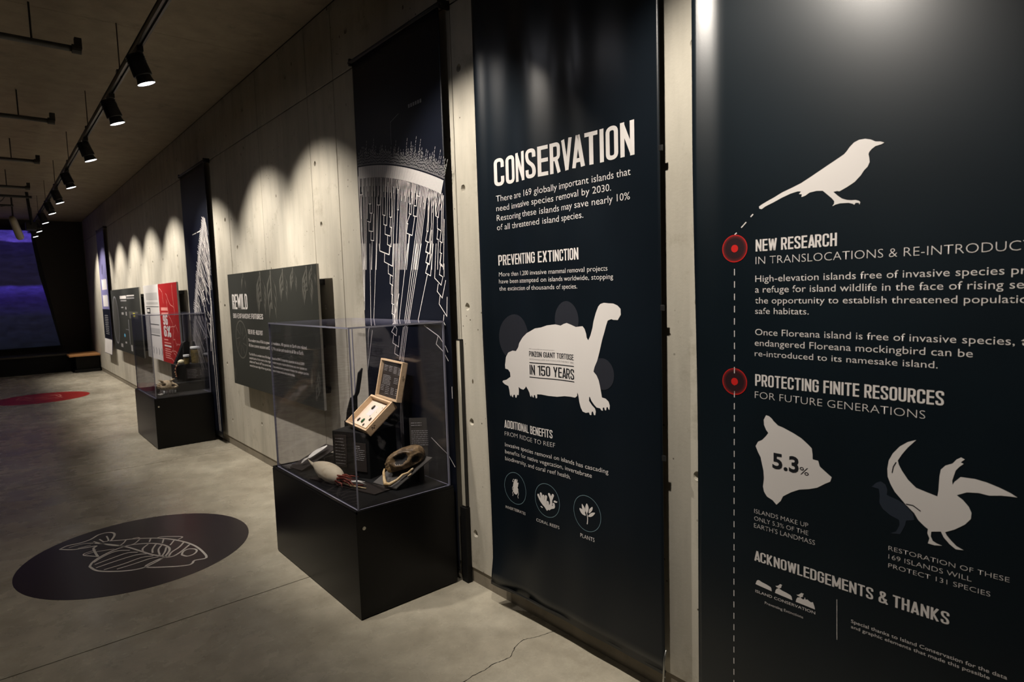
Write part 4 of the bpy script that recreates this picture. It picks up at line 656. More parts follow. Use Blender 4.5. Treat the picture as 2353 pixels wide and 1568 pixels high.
# ceiling pipes at the left, their end boxes, the projector
for i, (y, w) in enumerate(((4.85, 'nearest and largest of the row'), (6.86, 'second of the row from the camera'), (8.88, 'third of the row from the camera'), (10.95, 'fourth and smallest of the row'))):
    t = thing('ceiling_pipe', (-1.5, y, 3.1), 'dark horizontal pipe on short hangers under the ceiling, ' + w, 'pipe', 'pipes across the left of the ceiling')
    bm = bmesh.new(); tube(bm, [(-3.4, y, 3.10), (-1.24, y, 3.10)], .019, 12); mk('pipe', bm, M['pipe'], t, True)
    bm = bmesh.new(); tube(bm, [(-1.26, y, 3.10), (-1.21, y, 3.10)], .028, 12); box(bm, (-1.245, y - .02, 3.10), (-1.205, y + .02, 3.17), .004); mk('end_cap', bm, M['pipe'], t)
    for x in (-1.46, -2.4, -3.2):
        bm = bmesh.new(); tube(bm, [(x, y, 3.11), (x, y, 3.331)], .006, 6); mk('hanger', bm, M['pipe'], t)
t = thing('projector', (-1.27, 13.9, 2.9), 'beige cylindrical projector hanging in front of the violet screen', 'projector')
bm = bmesh.new(); tube(bm, [(-1.35, 13.7, 2.98), (-1.335, 13.75, 2.95), (-1.25, 14.0, 2.68), (-1.243, 14.02, 2.66)], [.04, .055, .06, .05], 16); mk('housing', bm, M['projector'], t, True)
bm = bmesh.new(); tube(bm, [(-1.33, 13.75, 2.96), (-1.33, 13.75, 3.331)], .012, 8); mk('mount', bm, M['pipe'], t)
t = thing('equipment_frame', (-1.3, 13.2, 3.0), 'black metal equipment frame hung from the ceiling beside the projector', 'frame')
bm = bmesh.new()
tube(bm, [(-1.15, 13.0, 3.331), (-1.12, 13.0, 2.80)], .022, 8); tube(bm, [(-2.4, 12.4, 3.17), (-1.12, 12.4, 3.17)], .02, 8); tube(bm, [(-2.4, 12.6, 3.05), (-1.35, 12.6, 3.05)], .015, 8)
mk('post', bm, M['lamp_body'], t)
bm = bmesh.new(); tube(bm, catmull([(-1.75, 12.5, 3.16), (-1.7, 12.5, 3.08), (-1.6, 12.5, 3.05), (-1.5, 12.5, 3.10), (-1.45, 12.5, 3.17)], 4), .007, 6); tube(bm, catmull([(-1.6, 12.5, 3.17), (-1.56, 12.5, 3.02), (-1.45, 12.5, 3.03)], 4), .007, 6); mk('cable', bm, M['lamp_body'], t)
bm = bmesh.new(); box(bm, (-1.2, 13.0, 2.72), (-1.06, 13.25, 2.85), .01); mk('junction_box', bm, M['lamp_body'], t)

# ------------------------------------------------------------------ banners
def banner(name, y0, y1, z0, z1, fn, material, label, rod=True, ny=None, group=None, zrod=None):
    t = thing(name, (fn((y0 + y1) / 2, z0), (y0 + y1) / 2, z0), label, 'banner', group)
    ny = ny or max(8, int((y1 - y0) / 0.014)); nz = max(10, int((z1 - z0) / 0.06))
    bm = bmesh.new(); g = []
    for off in (0.0, 0.0015):
        g.append([[bm.verts.new((fn(y0 + (y1 - y0) * i / ny, z0 + (z1 - z0) * j / nz) + off, y0 + (y1 - y0) * i / ny, z0 + (z1 - z0) * j / nz)) for j in range(nz + 1)] for i in range(ny + 1)])
    for k in (0, 1):
        for i in range(ny):
            for j in range(nz):
                q = (g[k][i][j], g[k][i + 1][j], g[k][i + 1][j + 1], g[k][i][j + 1]); bm.faces.new(q if k else q[::-1])
    for j in range(nz):
        bm.faces.new((g[0][0][j], g[0][0][j + 1], g[1][0][j + 1], g[1][0][j])); bm.faces.new((g[0][ny][j + 1], g[0][ny][j], g[1][ny][j], g[1][ny][j + 1]))
    for i in range(ny):
        bm.faces.new((g[0][i + 1][0], g[0][i][0], g[1][i][0], g[1][i + 1][0])); bm.faces.new((g[0][i][nz], g[0][i + 1][nz], g[1][i + 1][nz], g[1][i][nz]))
    bmesh.ops.recalc_face_normals(bm, faces=bm.faces[:])
    for f in bm.faces: f.normal_update(); f.smooth = abs(f.normal.x) > .3
    mk('fabric', bm, material, t)
    if rod:
        bm = bmesh.new(); zz = z1 + .006; tube(bm, [(-.05, y0 - .03, zz), (-.05, y1 + .03, zz)], .011, 10); mk('hanging_rod', bm, M['black_rod'], t, True)
        for y in (y0 - .015, y1 + .015):
            bm = bmesh.new(); box(bm, (-.06, y - .008, zz - .02), (0.001, y + .008, zz + .02), .002); mk('bracket', bm, M['black_rod'], t)
    return t
def bottom_hem(t, y0, y1, z, fn, wire=None):
    bm = bmesh.new(); tube(bm, [(fn(y0, z) + .004, y0, z + .012), (fn((y0 + y1) / 2, z) + .004, (y0 + y1) / 2, z + .012), (fn(y1, z) + .004, y1, z + .012)], .0045, 8); mk('bottom_rod', bm, M['black_rod'], t, True)

def sstep(a, b, x):
    u = max(0.0, min(1.0, (x - a) / (b - a))); return u * u * (3 - 2 * u)
# conservation banner with the tortoise
def fn3(y, z):
    amp = 0.0065 * (0.35 + 0.65 * sstep(0.2, 1.6, z)) * sstep(1.3, 1.75, y)
    x = -0.06 + amp * math.sin((y - 1.70) * 2 * PI / 0.27)
    x -= 0.016 * sstep(2.16, 2.235, y) * sstep(0.4, 1.4, z)
    x -= 0.018 * sstep(0.25, 0.10, z) * sstep(2.0, 2.24, y)
    return x
b3 = banner('hanging_banner', 1.262, 2.236, 0.108, 2.855, fn3, M['navy'], 'navy hanging banner headed CONSERVATION with a white giant tortoise silhouette', group=None)
bottom_hem(b3, 1.262, 2.236, 0.108, fn3)
bm = bmesh.new(); tube(bm, catmull([(-.058, 1.258, .205), (-.075, 1.252, .18), (-.085, 1.25, .12), (-.08, 1.256, .085), (-.062, 1.262, .105)], 5), .0035, 8); mk('wire_clip', bm, M['wire'], b3, True)
for z in (1.95, 1.42, 0.9):
    bm = bmesh.new(); box(bm, (-.061, 1.252, z - .010), (-.054, 1.266, z + .010), .002); mk('clip', bm, M['black_rod'], b3)
def circle_fill(cy, cz, ry, rz=None): return fill_bm(ellipse(cy, cz, ry, rz or ry, 40))
S = SHAPES
for c in ((2.032, 1.285, .100, .104), (1.712, 1.372, .071, .073), (1.532, 1.170, .058, .060)):
    put('grey_disc', circle_fill(*c), M['disc_grey'], b3, fn3, off=.0009)
tort = put('tortoise_silhouette', fill_bm(S['tortoise']), M['print_white'], b3, fn3, off=.0012)
lay_text([r for r in TEXT if r[2] not in ('PINZON GIANT TORTOISE', 'IN 150 YEARS') and r[7] == 0], 'c', b3, fn3)
fnT = lambda y, z: fn3(y, z) - 0.0005
lay_text([r for r in TEXT if r[7] > 0], 'c', b3, fnT)
for k in ('rule', 'rule.a'):
    put('rule', polys_bm(ribbon2(S[k], .0035)), M['print_black'], b3, fnT)
def ring(y, z, r, w, m, par, fn, n=56, nm='ring'):
    put(nm, polys_bm(ribbon2(ellipse(y, z, r, r, n), w, True)), m, par, fn)
for y, z in ((2.0571, .6080), (1.8502, .6045), (1.6225, .6085)): ring(y, z, .0715, .0028, M['teal'], b3, fn3, nm='icon_ring')
q = fill_bm(S['beetle']); put('beetle_icon', q, M['print_white'], b3, fn3)
put('beetle_legs', polys_bm([p for l in S['beetle_legs'] for p in ribbon2(l, .0028)]), M['print_white'], b3, fn3)
put('coral_icon', polys_bm([p for l in S['coral'] for p in ribbon2(catmull(l, 4), .0125)] + [ellipse(l[0][0], l[0][1], .0064, .0064, 12) for l in S['coral']]), M['print_white'], b3, fn3)
for l in S['coral_bits']: put('fish_icon', fill_bm(l), M['print_white'], b3, fn3)
def blob(pts):  # smooth closed outline
    P = [Vector(p) for p in pts]; n = len(P); out = []
    for i in range(n):
        p0, p1, p2, p3 = P[i - 1], P[i], P[(i + 1) % n], P[(i + 2) % n]
        for k in range(4):
            t = k / 4; out.append(0.5 * ((2 * p1) + (p2 - p0) * t + (2 * p0 - 5 * p1 + 4 * p2 - p3) * t * t + (3 * p1 - p0 - 3 * p2 + p3) * t ** 3))
    return out
for l in S['leaves']: put('leaf_icon', fill_bm(blob(l)), M['print_white'], b3, fn3)
put('stem_icon', polys_bm(ribbon2(catmull(S['stem'], 4), .0045)), M['print_white'], b3, fn3)

M['red_mid'] = mat('fading_red_print', (0.16, 0.010, 0.010), .5); M['red_low'] = mat('faint_red_print', (0.055, 0.007, 0.009), .5)
# research banner nearest the camera
def fn4(y, z):
    return -0.05 - 0.026 * sstep(1.04, 1.15, y) * sstep(0.9, 2.0, z) + 0.004 * math.sin(y * 7.0 + 0.6) * sstep(0.3, 1.5, z)
fn4f = lambda y, z: -0.05 + 0.0 * y if False else fn4(y, z)
b4 = banner('hanging_banner', -0.42, 1.131, 0.06, 2.855, fn4, M['navy4'], 'wide navy hanging banner nearest the camera with a white mockingbird silhouette')
bottom_hem(b4, -0.42, 1.131, 0.06, fn4)
lay_text([r for r in TEXT if r[7] == 0], 'r', b4, fn4)
fn4T = lambda y, z: fn4(y, z) - 0.0006
put('mockingbird_silhouette', fill_bm(S['mockingbird']), M['print_white'], b4, fn4)
put('island_silhouette', fill_bm(S['island']), M['print_white'], b4, fn4)
lay_text([r for r in TEXT if r[7] > 0], 'r', b4, fn4T)
put('faint_bird_silhouette', fill_bm(S['faint_bird']), M['faint'], b4, fn4, off=.0008)
put('goose_silhouette', fill_bm(S['goose']), M['print_white'], b4, fn4)
put('wing_line', polys_bm(ribbon2(S['goose_line'], .0022) + ribbon2(S['goose_line2'], .0022)), M['print_black'], b4, fn4T)
put('vertical_rule', polys_bm(ribbon2(S['rule4'], .0016)), M['print_white'], b4, fn4)
for k in ('mound', 'mound.a', 'mound.b', 'logo_bird', 'logo_bird.a'):
    put('logo_' + ('island' if 'mound' in k else 'bird'), fill_bm(S[k]), M['print_white'], b4, fn4)
z = 1.5397
while z > 0.09:
    put('dash', polys_bm([[(1.0020, z - .0198), (0.9992, z - .0198), (0.9992, z), (1.0020, z)]]), M['print_white'], b4, fn4, cut=0); z -= 0.03785
for l in S['diag']: put('dash', polys_bm(ribbon2(l, .0035)), M['print_white'], b4, fn4, cut=0)
for z in (1.6011, 1.1914):
    put('red_disc', circle_fill(1.0, z, .0415), M['red_dim'], b4, fn4, off=.0008)
    for r, w, mm in ((.0405, .0022, 'red_print'), (.0375, .0030, 'red_mid'), (.0335, .0050, 'red_low')): ring(1.0, z, r, w, M[mm], b4, fn4, nm='red_ring')
    put('red_disc', circle_fill(1.0, z, .0115), M['red_print'], b4, fn4, off=.0014)

# tree of life banners
def fn2(y, z): return -0.05 + 0.003 * math.sin(y * 6)
b2 = banner('hanging_banner', 2.530, 3.445, 0.06, 2.855, fn2, M['navy2'], 'dark blue banner of white branching tree-of-life lines beside the nearer display case', group=None)
bottom_hem(b2, 2.530, 3.445, 0.06, fn2)
CY, CZ = 3.62, -0.55
def pol(a, r): return (CY - r * math.sin(a), CZ + r * math.cos(a))   # angle from straight up, towards the camera
def rad_top(a): return 2.80 - 0.0 * a
A0, A1 = math.radians(3.5), math.radians(24.6)
q = []
N = 90
for i in range(N):
    a = A0 + (A1 - A0) * i / N; b = A0 + (A1 - A0) * (i + 0.62) / N
    q.append([pol(a, 2.737), pol(b, 2.737), pol(b, 2.805), pol(a, 2.805)])
def inside(p): return 2.537 < p[0] < 3.437
put('species_band', polys_bm([k for k in q if all(inside(p) for p in k)] ), M['print_white'], b2, fn2, cut=0)
put('species_band', polys_bm([k for k in [[pol(A0 + (A1 - A0) * i / 40, 2.739), pol(A0 + (A1 - A0) * (i + 1) / 40, 2.739), pol(A0 + (A1 - A0) * (i + 1) / 40, 2.803), pol(A0 + (A1 - A0) * i / 40, 2.803)] for i in range(40)] if all(inside(p) for p in k)]), M['print_grey'], b2, fn2, cut=0, off=.0009)
rr = random.Random(3)
q = []
for i in range(150):
    a = A0 + (A1 - A0) * i / 150; p = pol(a, 2.81)
    if not inside(p): continue
    h = rr.uniform(.04, .10) + (0.05 if rr.random() < .15 else 0)
    r = 2.812
    while r < 2.812 + h:
        l = rr.uniform(.006, .016); q.append([pol(a, r), pol(a + .0012, r), pol(a + .0012, r + l), pol(a, r + l)]); r += l + .005
put('species_names', polys_bm(q), M['print_grey'], b2, fn2, cut=0)
# nested branches: pairs merge on short arcs
q = []; LW = .0046
leaves = [(A0 + (A1 - A0) * (i + .5) / 64, 2.737) for i in range(64)]
def arc(a, b, r):
    n = max(2, int(abs(b - a) / .008)); return [pol(a + (b - a) * k / n, r) for k in range(n + 1)]
def seg(poly, w=LW):
    for qd in ribbon2(poly, w):
        if all(2.535 < p[0] < 3.438 for p in qd): q.append(qd)
i = 0
def sub(a, n, r0):
    """ladder of n leaves starting at angle a; returns joint angle and radius"""
    global q
    step = (A1 - A0) / 64; cur = a; r = 2.737
    rr_ = r0
    for k in range(1, n):
        nxt = a + step * k
        seg([pol(cur, r), pol(cur, rr_)]); seg([pol(nxt, 2.737), pol(nxt, rr_)]); seg(arc(cur, nxt, rr_))
        cur = (cur + nxt) / 2; r = rr_; rr_ -= rr.uniform(.07, .11)
    return cur, r
for k in range(76):   # comb of short lines hanging from the band
    a = A0 + (A1 - A0) * (k + .5) / 76; seg([pol(a, 2.737), pol(a, 2.69 - .03 * (k % 3))], .0036)
for l in S['t2_top']: seg([(max(2.545, min(3.43, p[0])), p[1]) for p in l], .0046)
put('branch_lines', polys_bm(q), M['print_white'], b2, fn2, cut=0)
q = []
cl = lambda P: [(max(2.538, min(3.438, a)), b) for a, b in P]
for l in S['t2_low'] + S['t2_lines'] + S['t2_arc']: q += ribbon2(cl(l), .0045)
for k in range(3):   # long lines down to the foot of the banner
    q += ribbon2([(3.02 - .014 * k, 1.12), (3.06 - .014 * k, .80), (3.07 - .014 * k, .12)], .004)
put('branch_lines', polys_bm(q), M['print_white'], b2, fn2, cut=0)
put('title_mark', polys_bm([[(2.83 - k * .022, 2.45), (2.815 - k * .022, 2.45), (2.815 - k * .022, 2.468), (2.83 - k * .022, 2.468)] for k in range(6)] + ribbon2([(3.02, 2.30), (3.02, 2.42), (2.93, 2.445)], .003)), M['print_dim'], b2, fn2, cut=0)

b1 = banner('hanging_banner', 6.70, 7.70, 0.06, 2.855, fn2, M['navy2'], 'dark blue banner with a pale slanting band of branches, behind the farther display case')
bottom_hem(b1, 6.70, 7.70, 0.06, fn2)
cl1 = lambda P: [(max(6.71, min(7.69, a)), b) for a, b in P]
put('species_band', polys_bm(ribbon2(cl1(catmull(S['t1_band'], 4)), .06)), M['print_grey'], b1, fn2, cut=0, off=.0009)
q = []
bp = catmull(S['t1_band'], 12)
for p in bp: q += ribbon2([(p[0] + .03, p[1]), (p[0] + .03 + rr.uniform(.01, .06), p[1] + .02)], .006)
for l in S['t1_bits']: q += ribbon2(cl1(l), .009)
for p in bp[::1]:
    e_ = (max(6.72, p[0] - rr.uniform(.1, .45)), p[1] - rr.uniform(.15, .5)); q += ribbon2(cl1([(p[0] - .02, p[1]), e_]), .006)
q += ribbon2(cl1(S['t1_in']), .012) + ribbon2([(6.78, 1.5), (6.76, .12)], .012) + ribbon2([(6.86, 1.3), (6.80, .12)], .010)
put('branch_lines', polys_bm(q), M['print_white'], b1, fn2, cut=0)

def fn0(y, z): return -0.06 - 0.02 * sstep(.7, .5, z)
b0 = banner('hanging_banner', 13.58, 14.50, 0.49, 2.855, fn0, M['violet'], 'pale violet banner with white headline blocks, farthest on the concrete wall')
put('dark_field', polys_bm([[(14.495, .78), (13.585, .78), (13.585, 1.35), (14.495, 1.35)]]), M['navy2'], b0, fn0)
put('white_foot', polys_bm([[(14.49, .50), (13.585, .50), (13.585, .775), (14.49, .775)]]), M['print_white'], b0, fn0)
for z0_, h_ in ((1.72, .20), (1.40, .22)):
    q = [[(14.30 - k * .105, z0_), (14.215 - k * .105, z0_), (14.215 - k * .105, z0_ + h_ - .02 * (k % 2)), (14.30 - k * .105, z0_ + h_)] for k in range(6)]
    put('heading_block', polys_bm(q), M['print_white'], b0, fn0, cut=0)
fnb = lambda y, z: fn0(y, z) - .002
for k in range(11):
    put('text_line', polys_bm([[(14.25, 1.22 - k * .035), (13.78 + .1 * rr.random(), 1.22 - k * .035), (13.78 + .1 * rr.random(), 1.235 - k * .035), (14.25, 1.235 - k * .035)]]), M['print_dim'], b0, fnb, cut=0)
put('bird_mark', polys_bm(ribbon2([(14.15, 2.02), (14.1, 2.1), (14.02, 2.2)], .03)), M['print_black'], b0, fnb, cut=0)

# ------------------------------------------------------------------ information boards
def board(name, y0, y1, z0, z1, material, label):
    t = thing(name, (-.09, (y0 + y1) / 2, z0), label, 'sign')
    bm = bmesh.new(); box(bm, (-.0985, y0, z0), (-.080, y1, z1), .001, 1)
    for f in bm.faces:
        f.normal_update()
        if f.normal.x < -.9: f.material_index = 0
    mk('panel', bm, [material, M['board_edge']], t)
    bm = bmesh.new()
    box(bm, (-.080, y0 + .10, z0 + .10), (0.001, y1 - .10, z0 + .14)); box(bm, (-.080, y0 + .10, z1 - .14), (0.001, y1 - .10, z1 - .10)); mk('standoff_rail', bm, M['black_rod'], t)
    return t
fnB = lambda y, z: -.0985
w1 = board('information_board', 4.005, 6.0, .708, 1.708, M['board'], 'dark olive board headed REWILD mounted left of the nearer display case')
lay_text(TEXT, 'w', w1, fnB, 0)
def twig(y, z, L, n, w):
    out = []
    out += ribbon2([(y, z), (y + .01, z - L)], w * .5)
    for k in range(n):
        zz = z - L * (k + .2) / n; l = w * 3.2 * (1.15 - .5 * k / n)
        for s in (-1, 1):
            tip = (y + s * l * .62, zz - l * 1.25); mid = (y + s * l * .45, zz - l * .55)
            d = w * .32; out.append([(y, zz), (mid[0] - d, mid[1] - d * .4), tip, (mid[0] + d * .6, mid[1] + d)])
    return out
def lf(y, z, L, n, w): put('leaf_print', polys_bm([[(a, min(b, 1.705)) for a, b in p] for p in twig(y, z, L, n, w)]), M['leaf_print'], w1, fnB, cut=0)
for y, L, n, w in ((5.55, .05, 2, .03), (5.12, .24, 4, .055), (4.88, .30, 3, .05), (4.62, .16, 3, .04), (4.42, .10, 3, .032), (4.17, .17, 4, .045), (4.08, .06, 2, .03)): lf(y, 1.70, L, n, w)
put('leaf_print', polys_bm([[(2 * 4.12 - a, 2 * .80 - b + .02) for a, b in p] for p in twig(4.12, .86, .14, 4, .04)]), M['leaf_print'], w1, fnB, cut=0)
put('leaf_print', polys_bm([[(a, 2 * .77 - b) for a, b in p] for p in twig(5.95, .80, .10, 3, .02)]), M['leaf_print'], w1, fnB, cut=0)
put('plot_ring', polys_bm(ribbon2(ellipse(5.71, 1.125, .155, .165, 48), .012, True)), M['leaf_print'], w1, fnB, cut=0)
put('plot_lines', polys_bm([p for k in range(9) for p in ribbon2([(5.71 + .14 * math.cos(k * .7), 1.125 + .14 * math.sin(k * .7)), (5.71 + .05 * math.cos(k * .7 + .3), 1.125 + .05 * math.sin(k * .7 + .3))], .006)]), M['leaf_print'], w1, fnB, cut=0)

w2 = board('information_board', 10.33, 13.0, .650, 1.69, M['board'], 'dark olive board with a large pale ring diagram beside the violet banner')
put('plot_ring', polys_bm(ribbon2(ellipse(12.62, 1.17, .30, .40, 48), .028, True)), M['print_dim'], w2, fnB, cut=0)
put('plot_ring', circle_fill(12.62, 1.17, .28, .38), mat('plot_field', (0.045, 0.044, 0.038), 0.6), w2, fnB, cut=0, off=.0008)
def bars(par, lst, m):
    for (ya, yb, za, zb) in lst: put('text_block', polys_bm([[(ya, za), (yb, za), (yb, zb), (ya, zb)]]), m, par, fnB, cut=0)
bars(w2, [(12.05, 11.45, 1.53, 1.58)], M['print_white']); bars(w2, [(11.40, 10.75, 1.565, 1.585)], M['print_white'])
bars(w2, [(12.0, 11.45, 1.49, 1.51), (11.40, 10.75, 1.525, 1.548)], M['print_grey'])
bars(w2, [(12.0, 11.78, 1.38, 1.40), (12.0, 11.80, 1.27, 1.31), (11.6, 11.5, 1.36, 1.40), (11.6, 11.5, 1.26, 1.32), (11.85, 11.7, .80, .83), (11.35, 11.2, .70, .80), (12.3, 12.1, .72, .78)], M['print_grey'])
bars(w2, [(11.42, 11.38, .80, 1.20), (11.7, 11.42, 1.03, 1.038)], M['print_dim'])
bars(w2, [(11.30, 10.55, 1.22, 1.33)], M['leaf_print'])
fnB2 = lambda y, z: -.1001
put('yellow_block', polys_bm([[(10.95, 1.25), (10.78, 1.25), (10.78, 1.31), (10.95, 1.31)]]), M['yellow'], w2, fnB2, cut=0)
put('blue_dot', circle_fill(11.85, .93, .07, .028), M['blue_dot'], w2, fnB, cut=0)

w3 = board('information_board', 8.0, 10.0, .700, 1.70, M['white_board'], 'half white half red board behind the farther display case')
put('red_field', polys_bm([[(9.02, .7015), (8.002, .7015), (8.002, 1.6985), (9.02, 1.6985)]]), M['red_board'], w3, fnB, cut=0, off=.0008)
put('heading', polys_bm(caps_polys('96', 8.86, 8.60, 1.18, .13, .16)), M['print_white'], w3, fnB, cut=0)
put('heading', polys_bm(caps_polys('6%', 8.86, 8.48, 1.03, .14, .16)), M['print_white'], w3, fnB, cut=0)
bars(w3, [(8.93, 8.55, 1.36, 1.40), (8.93, 8.55, 1.31, 1.33)], M['pink_line'])
bars(w3, [(8.88, 8.50, .905, .925)], M['print_white'])
bars(w3, [(8.88, 8.65, .985, 1.0), (8.88, 8.5, .945, .96)] + [(8.86, 8.50 + .1 * rr.random(), .87 - k * .028, .882 - k * .028) for k in range(5)], M['pink_line'])
def wig(P, w=.009):
    out = []
    for a, b in zip(P, P[1:]):
        for k in range(4): out.append((a[0] + (b[0] - a[0]) * k / 4 + rr.uniform(-.012, .012), a[1] + (b[1] - a[1]) * k / 4 + rr.uniform(-.012, .012)))
    out.append(P[-1]); return ribbon2(out, w)
q = []
for P in ([(8.95, 1.64), (8.80, 1.60), (8.76, 1.45)], [(8.60, 1.58), (8.42, 1.44), (8.22, 1.40)], [(8.6, 1.50), (8.52, 1.3), (8.35, 1.22), (8.3, 1.1)], [(8.25, 1.68), (8.2, 1.3)], [(8.45, 1.15), (8.2, 1.18), (8.08, 1.1)],
          [(8.34, 1.09), (8.38, 1.02), (8.27, 1.0), (8.2, .95), (8.03, .97)], [(8.40, 1.0), (8.4, .85), (8.25, .80)], [(8.5, .86), (8.3, .88), (8.12, .82)], [(8.55, .78), (8.4, .73), (8.15, .78)]): q += wig(P)
put('coast_lines', polys_bm(q), M['pink_line'], w3, fnB, cut=0, off=.0013)
bars(w3, [(9.85, 9.12, 1.50, 1.595), (9.85, 9.1, 1.44, 1.47), (9.75, 9.1, 1.05, 1.12)], mat('pale_grey_print', (0.42, 0.41, 0.40), .6))
bars(w3, [(9.9, 9.06, 1.405, 1.412), (9.75, 9.12, 1.165, 1.175), (9.75, 9.12, 1.02, 1.03)], M['print_black'])
bars(w3, [(9.85, 9.62, 1.32, 1.39)], M['print_black']); put('text_block', polys_bm([[(9.82, 1.335), (9.65, 1.335), (9.65, 1.375), (9.82, 1.375)]]), M['print_white'], w3, fnB2, cut=0)
for y in (9.6, 9.42, 9.25, 9.08): put('figure_mark', polys_bm(ribbon2([(y, .86), (y - .03, .82), (y, .77)], .03)), M['print_dim'], w3, fnB, cut=0)

# ------------------------------------------------------------------ floor decals
def flat(name, polys, z, m, par):
    bm = bmesh.new()
    for q in polys:
        vs = [bm.verts.new((p[0], p[1], z)) for p in q]
        try: f = bm.faces.new(vs)
        except ValueError: continue
        f.normal_update()
        if f.normal.z < 0: f.normal_flip()
    return mk(name, bm, m, par)
def disc_solid(cx, cy, r, m, par):
    bm = bmesh.new(); P = ellipse(cx, cy, r, r, 96)
    a = [bm.verts.new((p[0], p[1], 0.0)) for p in P]; b = [bm.verts.new((p[0], p[1], 0.0009)) for p in P]
    bm.faces.new(b)
    for i in range(96): bm.faces.new((a[i], a[(i + 1) % 96], b[(i + 1) % 96], b[i]))
    return mk('vinyl_disc', bm, m, par)
t = thing('floor_decal', (-1.207, 4.219, 0), 'dark round floor sticker with a pale outline drawing of a fish', 'floor sticker')
disc_solid(-1.207, 4.219, .602, M['decal_dark'], t)
flat('fish_drawing', [q for w, l in S['fish'] for q in ribbon2(catmull(l, 4), .0125 * w)], 0.0014, M['decal_line'], t)
t = thing('floor_decal', (-1.238, 12.215, 0), 'red round floor sticker with a pink animal drawing, far down the hall', 'floor sticker')
disc_solid(-1.238, 12.215, .624, M['decal_red'], t)
flat('animal_drawing', [q for l in S['redfish'] for q in ribbon2(catmull(l, 4), .02)], 0.0014, M['decal_pink'], t)

# ------------------------------------------------------------------ display cases
def case(y0, y1, label, ztop=1.350):
    t = thing('display_case', (-.3, (y0 + y1) / 2, 0), label, 'display case')
    bm = bmesh.new(); box(bm, (-.600, y0, 0.006), (-.060, y1, .500), .0015)
    mk('plinth', bm, M['case_black'], t)
    bm = bmesh.new(); box(bm, (-.590, y0 + .01, 0), (-.07, y1 - .01, .008)); mk('plinth_foot', bm, M['matt_black'], t)
    bm = bmesh.new()
    box(bm, (-.598, y0 + .002, .500), (-.590, y1 - .002, .512), .001); box(bm, (-.598, y0 + .002, .500), (-.062, y0 + .010, .512), .001)
    box(bm, (-.598, y1 - .010, .500), (-.062, y1 - .002, .512), .001); mk('rim', bm, M['case_black'], t)
    bm = bmesh.new(); box(bm, (-.560, y0 + .04, .4995), (-.075, y1 - .04, .508), .001); mk('deck', bm, M['matt_black'], t)
    bm = bmesh.new(); tube(bm, [(-.565, y0 + .0005, .430), (-.565, y0 - .004, .430)], .0085, 16); tube(bm, [(-.565, y0 - .004, .430), (-.565, y0 - .0055, .430)], .0055, 12)
    mk('cam_lock', bm, M['chrome'], t)
    X0, X1, Y0, Y1, z0 = -.580, -.064, y0 + .025, y1 - .025, .509
    T = .008
    def pane(nm, lo, hi, flatax):
        bm = bmesh.new(); box(bm, lo, hi)
        for f in bm.faces:
            f.normal_update(); n = f.normal
            f.material_index = 0 if abs(n[flatax]) > .9 else 1
        o = mk(nm, bm, [M['acrylic'], M['acrylic_edge']], t)
    pane('acrylic_pane', (X0, Y0, z0), (X0 + T, Y1, ztop - T), 0)
    pane('acrylic_pane', (X0 + T + .0002, Y0, z0), (X1 - T, Y0 + T, ztop - T), 1)
    pane('acrylic_pane', (X0 + T + .0002, Y1 - T, z0), (X1 - T, Y1, ztop - T), 1)
    pane('acrylic_pane', (X1 - T + .0002, Y0, z0), (X1, Y1, ztop - T), 0)
    pane('acrylic_top', (X0, Y0, ztop - T + .0002), (X1, Y1, ztop), 2)
    return t
case(2.540, 3.610, 'black plinth display case with clear cover holding the open wooden insect box')
case(6.950, 8.000, 'black plinth display case with clear cover holding a pale skull and jars')

# pale strip against the wall beside the nearer case
t = thing('cover_strip', (-.01, 2.52, .0), 'pale narrow cover strip fixed upright to the wall at the right of the nearer case', 'cover strip')
bm = bmesh.new(); box(bm, (-.018, 2.500, .40), (-.0005, 2.532, 1.252), .001); mk('strip', bm, M['cover_strip'], t)
bm = bmesh.new(); box(bm, (-.020, 2.496, .40), (-.0005, 2.500, 1.256)); box(bm, (-.020, 2.496, 1.2525), (-.0005, 2.532, 1.256)); mk('shadow_edge', bm, M['black_rod'], t)  # black slivers stand in for the shadow line along the strip
t = thing('shadow_block', (-.01, 2.515, .0), 'low black block standing in for the shadow between the nearer case and the wall strip', 'box')
bm = bmesh.new(); box(bm, (-.03, 2.490, .0), (-.0005, 2.536, .395), .002); mk('housing', bm, M['matt_black'], t)  # black block in place of the dark shadow below the strip

def textbars(par, o, u, v, rows, wfrac, h=.0022, seed=1, name='text_line', head=0, off=None):
    """rows of illegibly small print as fine dashes on a plate: o corner (top left), u across, v down"""
    r = random.Random(seed); o, u, v = map(Vector, (o, u, v)); n = (off or u.cross(v)).normalized() * .0008
    ul, vl = u.length, v.length; uh, vh = u.normalized(), v.normalized()
    bm = bmesh.new()
    for k in range(rows):
        y = vl * (k + .5) / rows; x = 0; end = ul * wfrac * r.uniform(.82, 1.0) if k >= head else ul * wfrac * .55
        while x < end:
            w = min(r.uniform(.006, .02), end - x + .002)
            a = o + uh * x + vh * y + n
            hh = h * (1.4 if k < head else 1)
            bm.faces.new([bm.verts.new(p) for p in (a, a + uh * w, a + uh * w + vh * hh, a + vh * hh)]); x += w + .003
    return mk(name, bm, M['print_grey'], par)

